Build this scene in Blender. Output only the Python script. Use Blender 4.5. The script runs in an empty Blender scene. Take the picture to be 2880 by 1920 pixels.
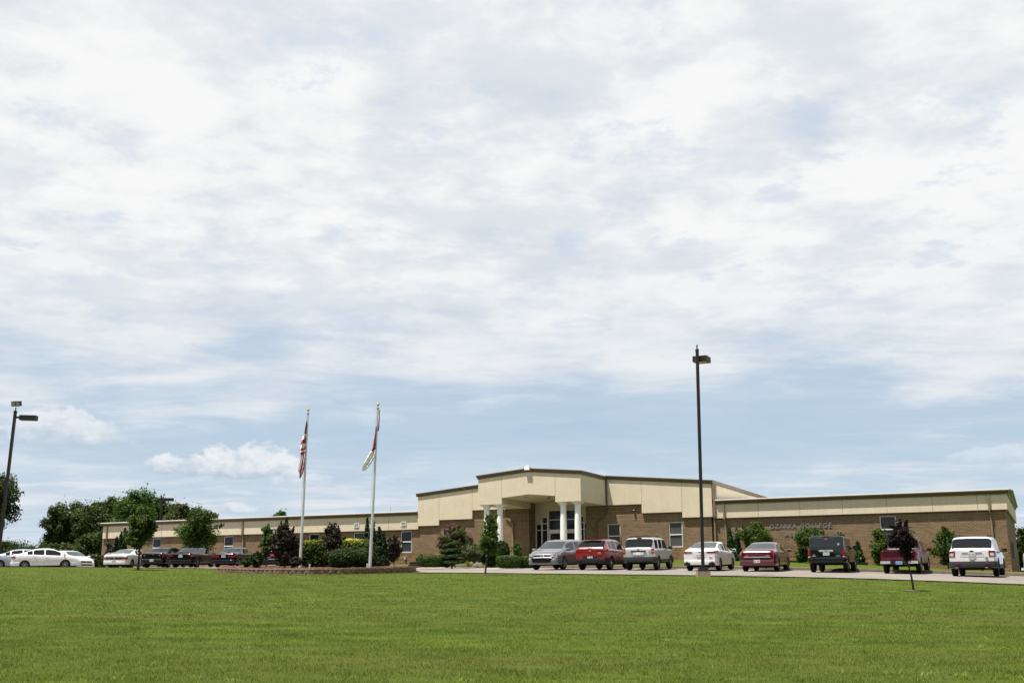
import bpy, bmesh, math, random
import numpy as np
from mathutils import Vector, Matrix, Euler
random.seed(7); rng = np.random.default_rng(11)
S = bpy.context.scene; COL = S.collection; PI = math.pi

# ------------------------------------------------------------------ camera
F, PITCH, ROLL = 3100.0, math.atan(696/3100.0), -0.003
cam_d = bpy.data.cameras.new('camera'); cam = bpy.data.objects.new('camera', cam_d); COL.objects.link(cam)
cam_d.sensor_width = 36; cam_d.lens = 36*F/2880; cam_d.clip_start = .1; cam_d.clip_end = 6000
cam.matrix_world = Matrix.Rotation(PI/2+PITCH, 4, 'X') @ Matrix.Rotation(ROLL, 4, 'Z')
S.camera = cam
S.view_settings.view_transform = 'Standard'; S.view_settings.look = 'None'
S.view_settings.gamma = 1; S.view_settings.exposure = 1.0
S.render.resolution_x, S.render.resolution_y = 1024, 682
S.cycles.max_bounces = 6; S.cycles.transparent_max_bounces = 8
# ------------------------------------------------------------------ sun and sky
SUNV = Vector((-1.137, -.562, 3.9)).normalized()
sd = bpy.data.lights.new('sun', 'SUN'); sun = bpy.data.objects.new('sun', sd); COL.objects.link(sun)
sd.energy = 4.8; sd.angle = math.radians(.6); sd.color = (1, .955, .88)
sun.rotation_euler = SUNV.to_track_quat('Z', 'Y').to_euler()
W = bpy.data.worlds.new("World"); S.world = W; W.use_nodes = True
def build_world():
    nt = W.node_tree; N = nt.nodes; L = nt.links; N.clear()
    def node(t, **k):
        n = N.new(t)
        for a, b in k.items(): setattr(n, a, b)
        return n
    def mth(op, a, b=None, c=None, clamp=False):
        n = node('ShaderNodeMath', operation=op); n.use_clamp = clamp
        for i, v in enumerate((a, b, c)):
            if v is None: continue
            if isinstance(v, (int, float)): n.inputs[i].default_value = v
            else: L.new(v, n.inputs[i])
        return n.outputs[0]
    def ss(x, lo, hi):
        n = node('ShaderNodeMapRange', interpolation_type='SMOOTHSTEP')
        L.new(x, n.inputs[0]); n.inputs[1].default_value = lo; n.inputs[2].default_value = hi
        return n.outputs[0]
    def mixc(f, a, b):
        n = node('ShaderNodeMix', data_type='RGBA')
        if isinstance(f, (int, float)): n.inputs[0].default_value = f
        else: L.new(f, n.inputs[0])
        for i, v in ((6, a), (7, b)):
            if isinstance(v, tuple): n.inputs[i].default_value = (*v, 1)
            else: L.new(v, n.inputs[i])
        return n.outputs[2]
    def noise(vec, scale, detail=6, rough=.55, dist=0.):
        n = node('ShaderNodeTexNoise'); L.new(vec, n.inputs['Vector'])
        n.inputs['Scale'].default_value = scale; n.inputs['Detail'].default_value = detail
        n.inputs['Roughness'].default_value = rough; n.inputs['Distortion'].default_value = dist
        return n.outputs['Fac']
    def comb(x, y, z=0.):
        n = node('ShaderNodeCombineXYZ')
        for i, v in enumerate((x, y, z)):
            if isinstance(v, (int, float)): n.inputs[i].default_value = v
            else: L.new(v, n.inputs[i])
        return n.outputs[0]
    tc = node('ShaderNodeTexCoord'); sep = node('ShaderNodeSeparateXYZ'); L.new(tc.outputs['Generated'], sep.inputs[0])
    x, y, z = sep.outputs
    sky = node('ShaderNodeTexSky', sky_type='NISHITA'); sky.sun_disc = False
    sky.sun_elevation = math.asin(SUNV.z); sky.sun_rotation = math.atan2(SUNV.x, SUNV.y)
    sky.air_density = 1.0; sky.dust_density = 1.4; sky.ozone_density = 1.2
    hsv = node('ShaderNodeHueSaturation'); hsv.inputs['Saturation'].default_value = .9; hsv.inputs['Value'].default_value = 1.0
    L.new(sky.outputs[0], hsv.inputs['Color'])
    blue = hsv.outputs[0]
    az = mth('MULTIPLY', mth('ARCTAN2', x, y), 57.2958)
    hor = mth('SQRT', mth('ADD', mth('MULTIPLY', x, x), mth('MULTIPLY', y, y)))
    el = mth('MULTIPLY', mth('ARCTAN2', z, hor), 57.2958)
    zz = mth('ADD', mth('MAXIMUM', z, 0.), .085)
    P = comb(mth('DIVIDE', x, zz), mth('DIVIDE', y, zz), 0.3)
    # a wavy layer of broken cloud that thins out just above the horizon
    n1 = noise(P, 1.5, 9, .56, .12)
    n2 = noise(P, 3.1, 8, .6, .12)
    n3 = noise(P, .28, 3, .5)
    PS = comb(mth('MULTIPLY', mth('DIVIDE', x, zz), .55), mth('DIVIDE', y, zz), 1.7)
    wisp = noise(PS, 3.0, 9, .62, .5)
    mass = mth('ADD', mth('MULTIPLY', n1, .62), mth('MULTIPLY', n2, .38))
    # cover grows with height above the horizon, with a clear gap between 5 and 10 degrees
    gapc = mth('ADD', mth('ADD', 8.2, mth('MULTIPLY', mth('ABSOLUTE', mth('SUBTRACT', az, 3)), -.055)), mth('MULTIPLY', mth('SUBTRACT', noise(comb(az, 0.), .11, 3), .5), 3.0))
    gapd = mth('DIVIDE', mth('SUBTRACT', el, gapc), 1.75)
    gap = mth('MULTIPLY', mth('POWER', 2.718, mth('MULTIPLY', mth('MULTIPLY', gapd, gapd), -1)),
              mth('SUBTRACT', 1, mth('MULTIPLY', ss(mth('ABSOLUTE', mth('SUBTRACT', az, 3)), 6, 26), .55)))
    high = ss(el, 9, 16)
    thr = mth('ADD', mth('ADD', .43, mth('MULTIPLY', gap, .275)), mth('MULTIPLY', high, -.14))
    cover = ss(mth('SUBTRACT', mth('ADD', mth('MULTIPLY', mass, .75), mth('MULTIPLY', wisp, .25)), thr), -.19, .20)
    cover = mth('MAXIMUM', cover, mth('MULTIPLY', ss(el, 7.0, 3.0), .62))
    # thin veil all over
    cover = mth('MAXIMUM', cover, mth('SUBTRACT', .50, mth('MULTIPLY', gap, .24)))
    n4 = noise(P, 4.6, 9, .60, .18)
    shade = ss(mth('ADD', mth('ADD', mth('MULTIPLY', mass, .40), mth('MULTIPLY', n4, .48)), mth('MULTIPLY', n3, .12)), .42, .57)
    lit_hi = mixc(shade, (.368, .388, .412), (.468, .470, .468))
    lit_lo = mixc(ss(wisp, .35, .65), (.310, .350, .395), (.40, .415, .435))
    n5 = noise(comb(mth('DIVIDE', x, zz), mth('DIVIDE', y, zz), 7.), 5.2, 8, .62, .15)
    lit_hi = mixc(mth('MULTIPLY', ss(mth('ADD', mth('MULTIPLY', n5, .7), mth('MULTIPLY', mass, -.3)), .235, .33), .75), lit_hi, (.335, .37, .425))
    cloud = mixc(ss(el, 6, 19), lit_lo, lit_hi)
    bl = node('ShaderNodeVectorMath', operation='SCALE'); L.new(blue, bl.inputs[0]); bl.inputs['Scale'].default_value = .062
    base = mixc(ss(el, 0.5, 9), (.27, .335, .395), bl.outputs[0])
    base = mixc(.38, base, (.20, .315, .43))
    col = mixc(cover, base, cloud)
    # heaped clouds standing low on the left
    ed = noise(comb(mth('MULTIPLY', az, 1.0), mth('MULTIPLY', el, 1.4), 0.), .75, 9, .6, .2)
    ed2 = noise(comb(mth('MULTIPLY', az, 1.0), mth('MULTIPLY', el, 1.5), 4.), 1.1, 6, .55, .3)
    for (ca, ce, ra, rh, amt) in ((-13.4, 6.0, 2.7, 1.3, .75), (-16.3, 5.9, 2.2, .8, .75), (-22.6, 7.3, 3.4, 1.4, .6), (-13.8, 3.9, 1.3, .45, .6),
                              (-9.0, 3.1, 1.0, .6, .8), (-24.8, 3.2, 1.4, .6, .5), (24.5, 6.0, 3.0, .7, .28), (-10.8, 5.3, 2.2, .6, .45)):
        da = mth('DIVIDE', mth('SUBTRACT', az, ca), ra); de = mth('DIVIDE', mth('SUBTRACT', el, ce), rh)
        # flat bottom, heaped top
        de = mth('MULTIPLY', de, mth('ADD', 1, mth('MULTIPLY', ss(de, 0, -.4), .9)))
        r2 = mth('ADD', mth('MULTIPLY', da, da), mth('MULTIPLY', de, de))
        f = ss(mth('SUBTRACT', mth('ADD', r2, mth('MULTIPLY', mth('SUBTRACT', .5, ed), 3.4)), 0), 1.05, .45)
        sh = ss(mth('ADD', de, mth('MULTIPLY', mth('SUBTRACT', ed2, .5), 2.6)), -.75, .75)
        cc = mixc(sh, (.255, .30, .35), (.465, .468, .47))
        col = mixc(mth('MULTIPLY', f, amt), col, cc)
    # sky dimmed high overhead, above the view, to cut ambient light
    ov = mth('SUBTRACT', 1, mth('MULTIPLY', ss(el, 34, 55), .55))
    fin = node('ShaderNodeVectorMath', operation='SCALE'); L.new(col, fin.inputs[0]); L.new(ov, fin.inputs['Scale']); col = fin.outputs[0]
    bg = node('ShaderNodeBackground'); L.new(col, bg.inputs[0]); bg.inputs[1].default_value = 1.0
    out = node('ShaderNodeOutputWorld'); L.new(bg.outputs[0], out.inputs[0])
build_world()

# ------------------------------------------------------------------ geometry of the view and of the site
_cp, _sp, _cr, _sr = math.cos(PITCH), math.sin(PITCH), math.cos(ROLL), math.sin(ROLL)
def ray(px, py):
    a, b, c = (px-1440)/F, -(py-960)/F, -1.
    a, b = _cr*a-_sr*b, _sr*a+_cr*b
    return Vector((a, -_sp*b-_cp*c, _cp*b-_sp*c))
def at(px, py, Y):
    d = ray(px, py); return d*(Y/d.y)
ANG = math.radians(25.743)
RV = Vector((math.cos(ANG), -math.sin(ANG), 0)); NV = Vector((math.sin(ANG), math.cos(ANG), 0))
def su(s, u, z=0.): return RV*s+NV*u+Vector((0, 0, z))
def horizon(px): return 1656-.003*(px-1440)

ctrl = [(-12, 0, -1.6), (0, 0, -1.6), (12, 0, -1.65), (0, 13, -1.05), (-8, 13, -1.05), (8, 13, -1.08), (0, -30, -2.6),
        (-70, 150, 2.6), (70, 150, 1.8), (0, 260, 2.6), (110, 60, -.2), (-110, 60, 1.2), (-200, 260, 3), (200, 260, 2), (-60, 0, -1.5), (60, 0, -2.2), (-45, 78, 1.2)]
for a in [(2880,1647,44),(2750,1638,44.7),(2565,1663,38),(2400,1625.7,46.8),(2200,1622,48),(2000,1619,49.4),(1700,1616,51.6),(1500,1614,53),(1361,1617,50),(1200,1609,55.6),
          (1178,1610,57),(900,1617,55),(610,1612,62),(600,1598,72),(383,1602,65),(400,1597,76),(265,1596,79),(100,1593,72),(0,1592,72),(100,1608,78),(0,1607,78),(-100,1600,78),
          (2737,1620.5,50.2),(2531,1616,54),(2327,1611.5,55.3),(2131,1608.6,56.6),(1969,1606.5,57.8),(1797,1605,61),(1661,1603.8,61.5),(1520,1601.5,63),
          (700,1597,82),(620,1597,82),(420,1597,84),(320,1597,84),(1400,1600,70),(1250,1600,70)]:
    p = at(*a); ctrl.append(tuple(p))
for s, z in [(-2.4,.80),(-5.8,.99),(-10,1.33),(-16,1.6),(-20.5,1.79),(-27,1.85),(-35,1.82),(-46.8,1.8),(-60,1.95),(-80,2.05)]:
    p = su(s, 77); ctrl.append((p.x, p.y, z))
C = np.array(ctrl); _n = len(C)
def _tps(r2): return np.where(r2 > 0, r2*np.log(np.maximum(r2, 1e-9))*.5, 0)
_A = np.zeros((_n+3, _n+3)); _d2 = ((C[:, None, :2]-C[None, :, :2])**2).sum(-1)
_A[:_n, :_n] = _tps(_d2)+np.eye(_n)*40.; _A[:_n, _n] = 1; _A[_n, :_n] = 1; _A[:_n, _n+1:] = C[:, :2]; _A[_n+1:, :_n] = C[:, :2].T
_w = np.linalg.solve(_A, np.concatenate([C[:, 2], [0, 0, 0]]))
def GA(X, Y):
    X = np.asarray(X, float); Y = np.asarray(Y, float); sh = X.shape; X = X.ravel(); Y = Y.ravel()
    xc = np.clip(X, -120, 120); yc = np.clip(Y, -40, 270)
    out = np.empty(len(X))
    for i in range(0, len(X), 20000):
        a, b = xc[i:i+20000], yc[i:i+20000]
        r2 = (a[:, None]-C[None, :, 0])**2+(b[:, None]-C[None, :, 1])**2
        out[i:i+20000] = _tps(r2)@_w[:_n]+_w[_n]+_w[_n+1]*a+_w[_n+2]*b
    return out.reshape(sh)
def G(x, y): return float(GA([x], [y])[0])

# ------------------------------------------------------------------ materials
MATS = {}
def mat(name, base=(.5, .5, .5), rough=.6, metal=0., coat=0., spec=.5, var=None, var_scale=3., bump=0., bump_scale=20., alpha=1., vec='Object'):
    """var: second colour, mixed in by noise"""
    if name in MATS: return MATS[name]
    m = bpy.data.materials.new(name); m.use_nodes = True; nt = m.node_tree; N = nt.nodes; L = nt.links
    b = N['Principled BSDF']; b.inputs['Base Color'].default_value = (*base, 1); b.inputs['Roughness'].default_value = rough
    b.inputs['Metallic'].default_value = metal; b.inputs['Coat Weight'].default_value = coat; b.inputs['Coat Roughness'].default_value = .04
    b.inputs['Specular IOR Level'].default_value = spec; b.inputs['Alpha'].default_value = alpha
    tc = N.new('ShaderNodeTexCoord')
    if var:
        n = N.new('ShaderNodeTexNoise'); n.inputs['Scale'].default_value = var_scale; n.inputs['Detail'].default_value = 6; n.inputs['Roughness'].default_value = .6
        L.new(tc.outputs[vec], n.inputs['Vector'])
        r = N.new('ShaderNodeMapRange'); r.inputs[1].default_value = .35; r.inputs[2].default_value = .65; L.new(n.outputs[0], r.inputs[0])
        x = N.new('ShaderNodeMix'); x.data_type = 'RGBA'; x.inputs[6].default_value = (*base, 1); x.inputs[7].default_value = (*var, 1)
        L.new(r.outputs[0], x.inputs[0]); L.new(x.outputs[2], b.inputs['Base Color'])
    if bump:
        n = N.new('ShaderNodeTexNoise'); n.inputs['Scale'].default_value = bump_scale; n.inputs['Detail'].default_value = 5; L.new(tc.outputs[vec], n.inputs['Vector'])
        p = N.new('ShaderNodeBump'); p.inputs['Strength'].default_value = bump; p.inputs['Distance'].default_value = .03
        L.new(n.outputs[0], p.inputs['Height']); L.new(p.outputs[0], b.inputs['Normal'])
    MATS[name] = m; return m

def brick_mat(name, c1, c2, mortar, bw, rh, soldier_z=None, bump=.3, ms=.012, blotch=None):
    m = bpy.data.materials.new(name); m.use_nodes = True; nt = m.node_tree; N = nt.nodes; L = nt.links; b = N['Principled BSDF']
    b.inputs['Roughness'].default_value = .9; b.inputs['Specular IOR Level'].default_value = .2
    tc = N.new('ShaderNodeTexCoord'); sp = N.new('ShaderNodeSeparateXYZ'); L.new(tc.outputs['Object'], sp.inputs[0])
    ad = N.new('ShaderNodeMath'); L.new(sp.outputs[0], ad.inputs[0]); L.new(sp.outputs[1], ad.inputs[1])
    cb = N.new('ShaderNodeCombineXYZ'); L.new(ad.outputs[0], cb.inputs[0]); L.new(sp.outputs[2], cb.inputs[1])
    def bt(w, h):
        t = N.new('ShaderNodeTexBrick'); L.new(cb.outputs[0], t.inputs['Vector']); t.inputs['Scale'].default_value = 1
        t.inputs['Brick Width'].default_value = w; t.inputs['Row Height'].default_value = h; t.inputs['Mortar Size'].default_value = ms
        t.inputs['Color1'].default_value = (*c1, 1); t.inputs['Color2'].default_value = (*c2, 1); t.inputs['Mortar'].default_value = (*mortar, 1); t.inputs['Bias'].default_value = 0
        return t
    t = bt(bw, rh); col = t.outputs['Color']; fac = t.outputs['Fac']
    if soldier_z:
        t2 = bt(rh, bw); t2.offset = 0
        g = N.new('ShaderNodeMath'); g.operation = 'GREATER_THAN'; L.new(sp.outputs[2], g.inputs[0]); g.inputs[1].default_value = soldier_z
        x = N.new('ShaderNodeMix'); x.data_type = 'RGBA'; L.new(g.outputs[0], x.inputs[0]); L.new(col, x.inputs[6]); L.new(t2.outputs['Color'], x.inputs[7]); col = x.outputs[2]
    n = N.new('ShaderNodeTexNoise'); n.inputs['Scale'].default_value = 1.3; n.inputs['Detail'].default_value = 8; n.inputs['Roughness'].default_value = .7; L.new(tc.outputs['Object'], n.inputs['Vector'])
    r = N.new('ShaderNodeMapRange'); r.inputs[1].default_value = .3; r.inputs[2].default_value = .7; r.inputs[3].default_value = .82; r.inputs[4].default_value = 1.15; L.new(n.outputs[0], r.inputs[0])
    mu = N.new('ShaderNodeVectorMath'); mu.operation = 'SCALE'; L.new(col, mu.inputs[0]); L.new(r.outputs[0], mu.inputs['Scale']); L.new(mu.outputs[0], b.inputs['Base Color'])
    n2 = N.new('ShaderNodeTexNoise'); n2.inputs['Scale'].default_value = 9; n2.inputs['Detail'].default_value = 6; L.new(tc.outputs['Object'], n2.inputs['Vector'])
    su_ = N.new('ShaderNodeMath'); su_.operation = 'SUBTRACT'; L.new(n2.outputs[0], su_.inputs[0]); L.new(fac, su_.inputs[1])
    p = N.new('ShaderNodeBump'); p.inputs['Strength'].default_value = bump; p.inputs['Distance'].default_value = .04
    L.new(su_.outputs[0], p.inputs['Height']); L.new(p.outputs[0], b.inputs['Normal'])
    return m

def leaf_mat(name, cols, trans=.35, rough=.5, backdrop=1.):
    """colour picked per leaf from the face attribute 'rnd'"""
    if name in MATS: return MATS[name]
    m = bpy.data.materials.new(name); m.use_nodes = True; nt = m.node_tree; N = nt.nodes; L = nt.links; N.clear()
    at_ = N.new('ShaderNodeAttribute'); at_.attribute_name = 'rnd'
    cr = N.new('ShaderNodeValToRGB'); e = cr.color_ramp.elements
    while len(e) < len(cols): e.new(.5)
    for i, c in enumerate(cols): e[i].position = i/(len(cols)-1); e[i].color = (*c, 1)
    L.new(at_.outputs['Fac'], cr.inputs[0])
    p = N.new('ShaderNodeBsdfPrincipled'); p.inputs['Roughness'].default_value = rough; p.inputs['Specular IOR Level'].default_value = .18; L.new(cr.outputs[0], p.inputs['Base Color'])
    t = N.new('ShaderNodeBsdfTranslucent'); sc = N.new('ShaderNodeVectorMath'); sc.operation = 'MULTIPLY'; L.new(cr.outputs[0], sc.inputs[0]); sc.inputs[1].default_value = (1.1, 1.3, .6); L.new(sc.outputs[0], t.inputs[0])
    mx = N.new('ShaderNodeMixShader'); mx.inputs[0].default_value = trans; L.new(p.outputs[0], mx.inputs[1]); L.new(t.outputs[0], mx.inputs[2])
    o = N.new('ShaderNodeOutputMaterial'); L.new(mx.outputs[0], o.inputs[0]); MATS[name] = m; return m

def grass_mat(name, gain=1., blades=False):
    m = bpy.data.materials.new(name); m.use_nodes = True; nt = m.node_tree; N = nt.nodes; L = nt.links; N.clear()
    geo = N.new('ShaderNodeNewGeometry'); pos = geo.outputs['Position']
    def noise(scale, det=4, ro=.55, off=0., sx=1., sy=1.):
        mp = N.new('ShaderNodeMapping'); mp.inputs['Scale'].default_value = (sx, sy, 0.); mp.inputs['Location'].default_value = (off, off*.7, 0); L.new(pos, mp.inputs['Vector'])
        n = N.new('ShaderNodeTexNoise'); n.inputs['Scale'].default_value = scale; n.inputs['Detail'].default_value = det; n.inputs['Roughness'].default_value = ro
        L.new(mp.outputs[0], n.inputs['Vector']); return n.outputs[0]
    def rng_(x, a, b, c=0., d=1.):
        r = N.new('ShaderNodeMapRange'); r.interpolation_type = 'SMOOTHSTEP'; L.new(x, r.inputs[0])
        for i, v in enumerate((a, b, c, d)): r.inputs[i+1].default_value = v
        return r.outputs[0]
    def mix(f, a, b):
        x = N.new('ShaderNodeMix'); x.data_type = 'RGBA'
        if isinstance(f, float): x.inputs[0].default_value = f
        else: L.new(f, x.inputs[0])
        for i, v in ((6, a), (7, b)):
            if isinstance(v, tuple): x.inputs[i].default_value = (*[q*gain for q in v], 1)
            else: L.new(v, x.inputs[i])
        return x.outputs[2]
    c = mix(rng_(noise(.9, 5, .6, 0., .5, 1.3), .36, .64), (.052, .086, .009), (.102, .138, .015))
    c = mix(rng_(noise(.22, 4, .55, 31., .4, 1.4), .40, .62, 0., .8), c, (.086, .102, .016))
    c = mix(rng_(noise(1.5, 6, .66, 7., .6, 1.2), .50, .68, 0., .6), c, (.036, .064, .010))
    c = mix(rng_(noise(.7, 4, .6, 77., .3, 1.5), .58, .72, 0., .8), c, (.110, .175, .012))
    c = mix(rng_(noise(1.6, 6, .66, 17., .5, 1.2), .60, .72, 0., .6), c, (.150, .125, .055))
    c = mix(rng_(noise(.33, 6, .6, 53., .35, 1.2), .56, .72, 0., .55), c, (.120, .108, .034))
    if blades:
        a = N.new('ShaderNodeAttribute'); a.attribute_name = 'rnd'
        c = mix(rng_(a.outputs['Fac'], .0, .45, .85, 0.), c, (.028, .052, .006))
        c = mix(rng_(a.outputs['Fac'], .70, .96), c, (.175, .225, .055))
    else:
        c = mix(rng_(noise(34., 5, .75, 3.), .36, .62, .5, 0.), c, (.018, .032, .005))
        c = mix(rng_(noise(60., 3, .7, 9.), .56, .72, 0., .8), c, (.110, .145, .026))
    p = N.new('ShaderNodeBsdfPrincipled'); p.inputs['Roughness'].default_value = .75 if not blades else .55; p.inputs['Specular IOR Level'].default_value = .04; L.new(c, p.inputs['Base Color'])
    o = N.new('ShaderNodeOutputMaterial')
    if blades:
        t = N.new('ShaderNodeBsdfTranslucent'); L.new(c, t.inputs[0]); mx = N.new('ShaderNodeMixShader'); mx.inputs[0].default_value = .3
        L.new(p.outputs[0], mx.inputs[1]); L.new(t.outputs[0], mx.inputs[2]); L.new(mx.outputs[0], o.inputs[0])
    else:
        b = N.new('ShaderNodeBump'); b.inputs['Strength'].default_value = .8; b.inputs['Distance'].default_value = .05; L.new(noise(22., 6, .7), b.inputs['Height']); L.new(b.outputs[0], p.inputs['Normal'])
        L.new(p.outputs[0], o.inputs[0])
    return m

# ------------------------------------------------------------------ mesh helpers
def tag(o, label=None, cat=None, group=None, kind=None):
    for k, v in (('label', label), ('category', cat), ('group', group), ('kind', kind)):
        if v: o[k] = v
    return o
def empty(name, loc=(0, 0, 0), rz=0., label=None, cat=None, group=None):
    o = bpy.data.objects.new(name, None); COL.objects.link(o); o.location = loc; o.rotation_euler = (0, 0, rz); o.empty_display_size = .3
    return tag(o, label, cat, group)
class MB:
    def __init__(s): s.v = []; s.f = []; s.m = []
    def add(s, vs, fs, mi=0):
        n = len(s.v); s.v += [tuple(v) for v in vs]; s.f += [tuple(i+n for i in f) for f in fs]; s.m += [mi]*len(fs); return s
    def box(s, x0, x1, y0, y1, z0, z1, mi=0):
        return s.add([(x0,y0,z0),(x1,y0,z0),(x1,y1,z0),(x0,y1,z0),(x0,y0,z1),(x1,y0,z1),(x1,y1,z1),(x0,y1,z1)],
                     [(0,3,2,1),(4,5,6,7),(0,1,5,4),(1,2,6,5),(2,3,7,6),(3,0,4,7)], mi)
    def obox(s, c, size, rz=0., rx=0., mi=0):
        M = Matrix.Translation(c) @ Euler((rx, 0, rz)).to_matrix().to_4x4(); a, b, d = [q/2 for q in size]
        vs = [M @ Vector(p) for p in ((-a,-b,-d),(a,-b,-d),(a,b,-d),(-a,b,-d),(-a,-b,d),(a,-b,d),(a,b,d),(-a,b,d))]
        return s.add(vs, [(0,3,2,1),(4,5,6,7),(0,1,5,4),(1,2,6,5),(2,3,7,6),(3,0,4,7)], mi)
    def prism(s, poly, y0, y1, mi=0):
        """poly in (x,z), extruded from y0 to y1"""
        n = len(poly); vs = [(p[0], y0, p[1]) for p in poly]+[(p[0], y1, p[1]) for p in poly]
        fs = [tuple(range(n)), tuple(range(2*n-1, n-1, -1))]+[(i, i+n, (i+1) % n+n, (i+1) % n) for i in range(n)]
        return s.add(vs, fs, mi)
    def tube(s, pts, rad, seg=8, mi=0, cap=True):
        pts = [Vector(p) for p in pts]; rad = rad if isinstance(rad, (list, tuple)) else [rad]*len(pts); rings = []
        for i, p in enumerate(pts):
            d = (pts[min(i+1, len(pts)-1)]-pts[max(i-1, 0)]).normalized(); a = d.orthogonal().normalized() if i == 0 else (a-d*a.dot(d)).normalized(); b = d.cross(a)
            rings.append([p+(a*math.cos(2*PI*k/seg)+b*math.sin(2*PI*k/seg))*rad[i] for k in range(seg)])
        vs = [v for r in rings for v in r]; fs = []
        for i in range(len(pts)-1):
            for k in range(seg): fs.append((i*seg+k, i*seg+(k+1) % seg, (i+1)*seg+(k+1) % seg, (i+1)*seg+k))
        if cap: fs += [tuple(range(seg-1, -1, -1)), tuple(range((len(pts)-1)*seg, len(pts)*seg))]
        return s.add(vs, fs, mi)
    def lathe(s, prof, c=(0, 0, 0), seg=20, axis='z', mi=0):
        vs = []; fs = []; c = Vector(c)
        for r, h in prof:
            for k in range(seg):
                a = 2*PI*k/seg
                vs.append(c+(Vector((r*math.cos(a), r*math.sin(a), h)) if axis == 'z' else Vector((r*math.cos(a), h, r*math.sin(a)))))
        for i in range(len(prof)-1):
            for k in range(seg):
                q = (i*seg+k, i*seg+(k+1) % seg, (i+1)*seg+(k+1) % seg, (i+1)*seg+k); fs.append(q if axis == 'z' else q[::-1])
        return s.add(vs, fs, mi)
    def build(s, name, mats, parent=None, smooth=False, angle=35):
        me = bpy.data.meshes.new(name); me.from_pydata(s.v, [], s.f)
        for m in (mats if isinstance(mats, (list, tuple)) else [mats]): me.materials.append(m)
        me.polygons.foreach_set('material_index', s.m)
        me.update()
        if smooth:
            me.polygons.foreach_set('use_smooth', [True]*len(me.polygons)); me.set_sharp_from_angle(angle=math.radians(angle))
        o = bpy.data.objects.new(name, me); COL.objects.link(o)
        if parent: o.parent = parent
        return o
def copy_tree(o, parent=None):
    c = o.copy(); COL.objects.link(c); c.parent = parent
    for ch in list(o.children): copy_tree(ch, c)
    return c
def raw_mesh(name, V, Fi, material, parent=None, rnd=None, k=4, smooth=False):
    """V (n,3), Fi (m,k) as numpy"""
    me = bpy.data.meshes.new(name); me.vertices.add(len(V)); me.vertices.foreach_set('co', np.asarray(V, np.float32).ravel())
    m = len(Fi); me.loops.add(m*k); me.loops.foreach_set('vertex_index', np.asarray(Fi, np.int32).ravel())
    me.polygons.add(m); me.polygons.foreach_set('loop_start', np.arange(0, m*k, k, dtype=np.int32)); me.polygons.foreach_set('loop_total', np.full(m, k, np.int32))
    if rnd is not None:
        a = me.attributes.new('rnd', 'FLOAT', 'FACE'); a.data.foreach_set('value', np.asarray(rnd, np.float32))
    if smooth: me.polygons.foreach_set('use_smooth', [True]*m)
    me.materials.append(material); me.update(calc_edges=True); me.validate()
    o = bpy.data.objects.new(name, me); COL.objects.link(o)
    if parent: o.parent = parent
    return o

# ------------------------------------------------------------------ ground
M_GR = grass_mat('lawn_ground', .88); M_BL = grass_mat('lawn_blades', 1.25, True)
M_ASPH = mat('asphalt', (.150, .132, .118), .92, var=(.20, .178, .160), var_scale=.8, bump=.3, bump_scale=60, spec=.2)
M_CONC = mat('concrete', (.27, .235, .185), .9, var=(.22, .19, .15), var_scale=1.5, bump=.1, bump_scale=40, spec=.2)
M_KERB = mat('kerb_concrete', (.19, .155, .115), .9, var=(.13, .108, .08), var_scale=3., bump=.2, bump_scale=30, spec=.2)
M_SOIL = mat('edge_soil', (.085, .058, .036), .95, var=(.06, .04, .025), var_scale=6.)
def coords(lo, a, b, hi, fine, coarse):
    l = list(np.arange(a, b+1e-6, fine)); x = a; st = coarse/3
    while x > lo: x -= st; st *= 1.5; l.insert(0, max(x, lo))
    x = b; st = coarse/3
    while x < hi: x += st; st *= 1.5; l.append(min(x, hi))
    return np.array(l)
xs = coords(-1500, -46, 42, 1500, .5, 8); ys = coords(-60, 6, 92, 3000, .5, 8)
XX, YY = np.meshgrid(xs, ys); ZZ = GA(XX, YY)
nx, ny = len(xs), len(ys); idx = np.arange(nx*ny).reshape(ny, nx)
Fq = np.stack([idx[:-1, :-1], idx[:-1, 1:], idx[1:, 1:], idx[1:, :-1]], -1).reshape(-1, 4)
# under the road, the lot and the building platform the sheet lies 5 cm lower
EDGE = [(3300, 42.5), (3000, 43.6), (2880, 44), (2750, 44.7), (2400, 46.8), (2200, 48), (2000, 49.4), (1700, 51.6), (1450, 53.4), (1200, 55.6), (1120, 60), (900, 66), (600, 71.5), (400, 75.5), (265, 77), (200, 75.3), (100, 74.2), (-100, 74)]
EP = [Vector((at(px, 1640, Y).x, Y, 0)) for px, Y in EDGE]
def edge_at(t):
    t = t*(len(EP)-1); i = min(int(t), len(EP)-2); f = t-i; return EP[i].lerp(EP[i+1], f)
def far_line(i):  # back of the lot: the kerb
    pass
KU = 61.2
KERB = [su(12, 59.5), su(0, 60.4), su(-10, KU), su(-27, KU+1.0), su(-31, 64.5), su(-35, 66.5), su(-45, 67.5), su(-52, 69.5), su(-60, 74)]
KERB += [Vector((-24, 98, 0)), Vector((-30, 100, 0)), Vector((-36, 101, 0)), Vector((-50, 100, 0))]
def poly_at(P, t):
    L_ = [0]
    for a, b in zip(P, P[1:]): L_.append(L_[-1]+(b-a).length)
    d = t*L_[-1]
    for i in range(len(P)-1):
        if d <= L_[i+1]+1e-9: return P[i].lerp(P[i+1], (d-L_[i])/(L_[i+1]-L_[i]))
    return P[-1]
EPX = EP[:]
NT = 130
near = [poly_at(EPX, i/NT) for i in range(NT+1)]
far = [poly_at(KERB, i/NT) for i in range(NT+1)]
poly2 = [(p.x, p.y) for p in near]+[(p.x, p.y) for p in reversed(far)]
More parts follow.
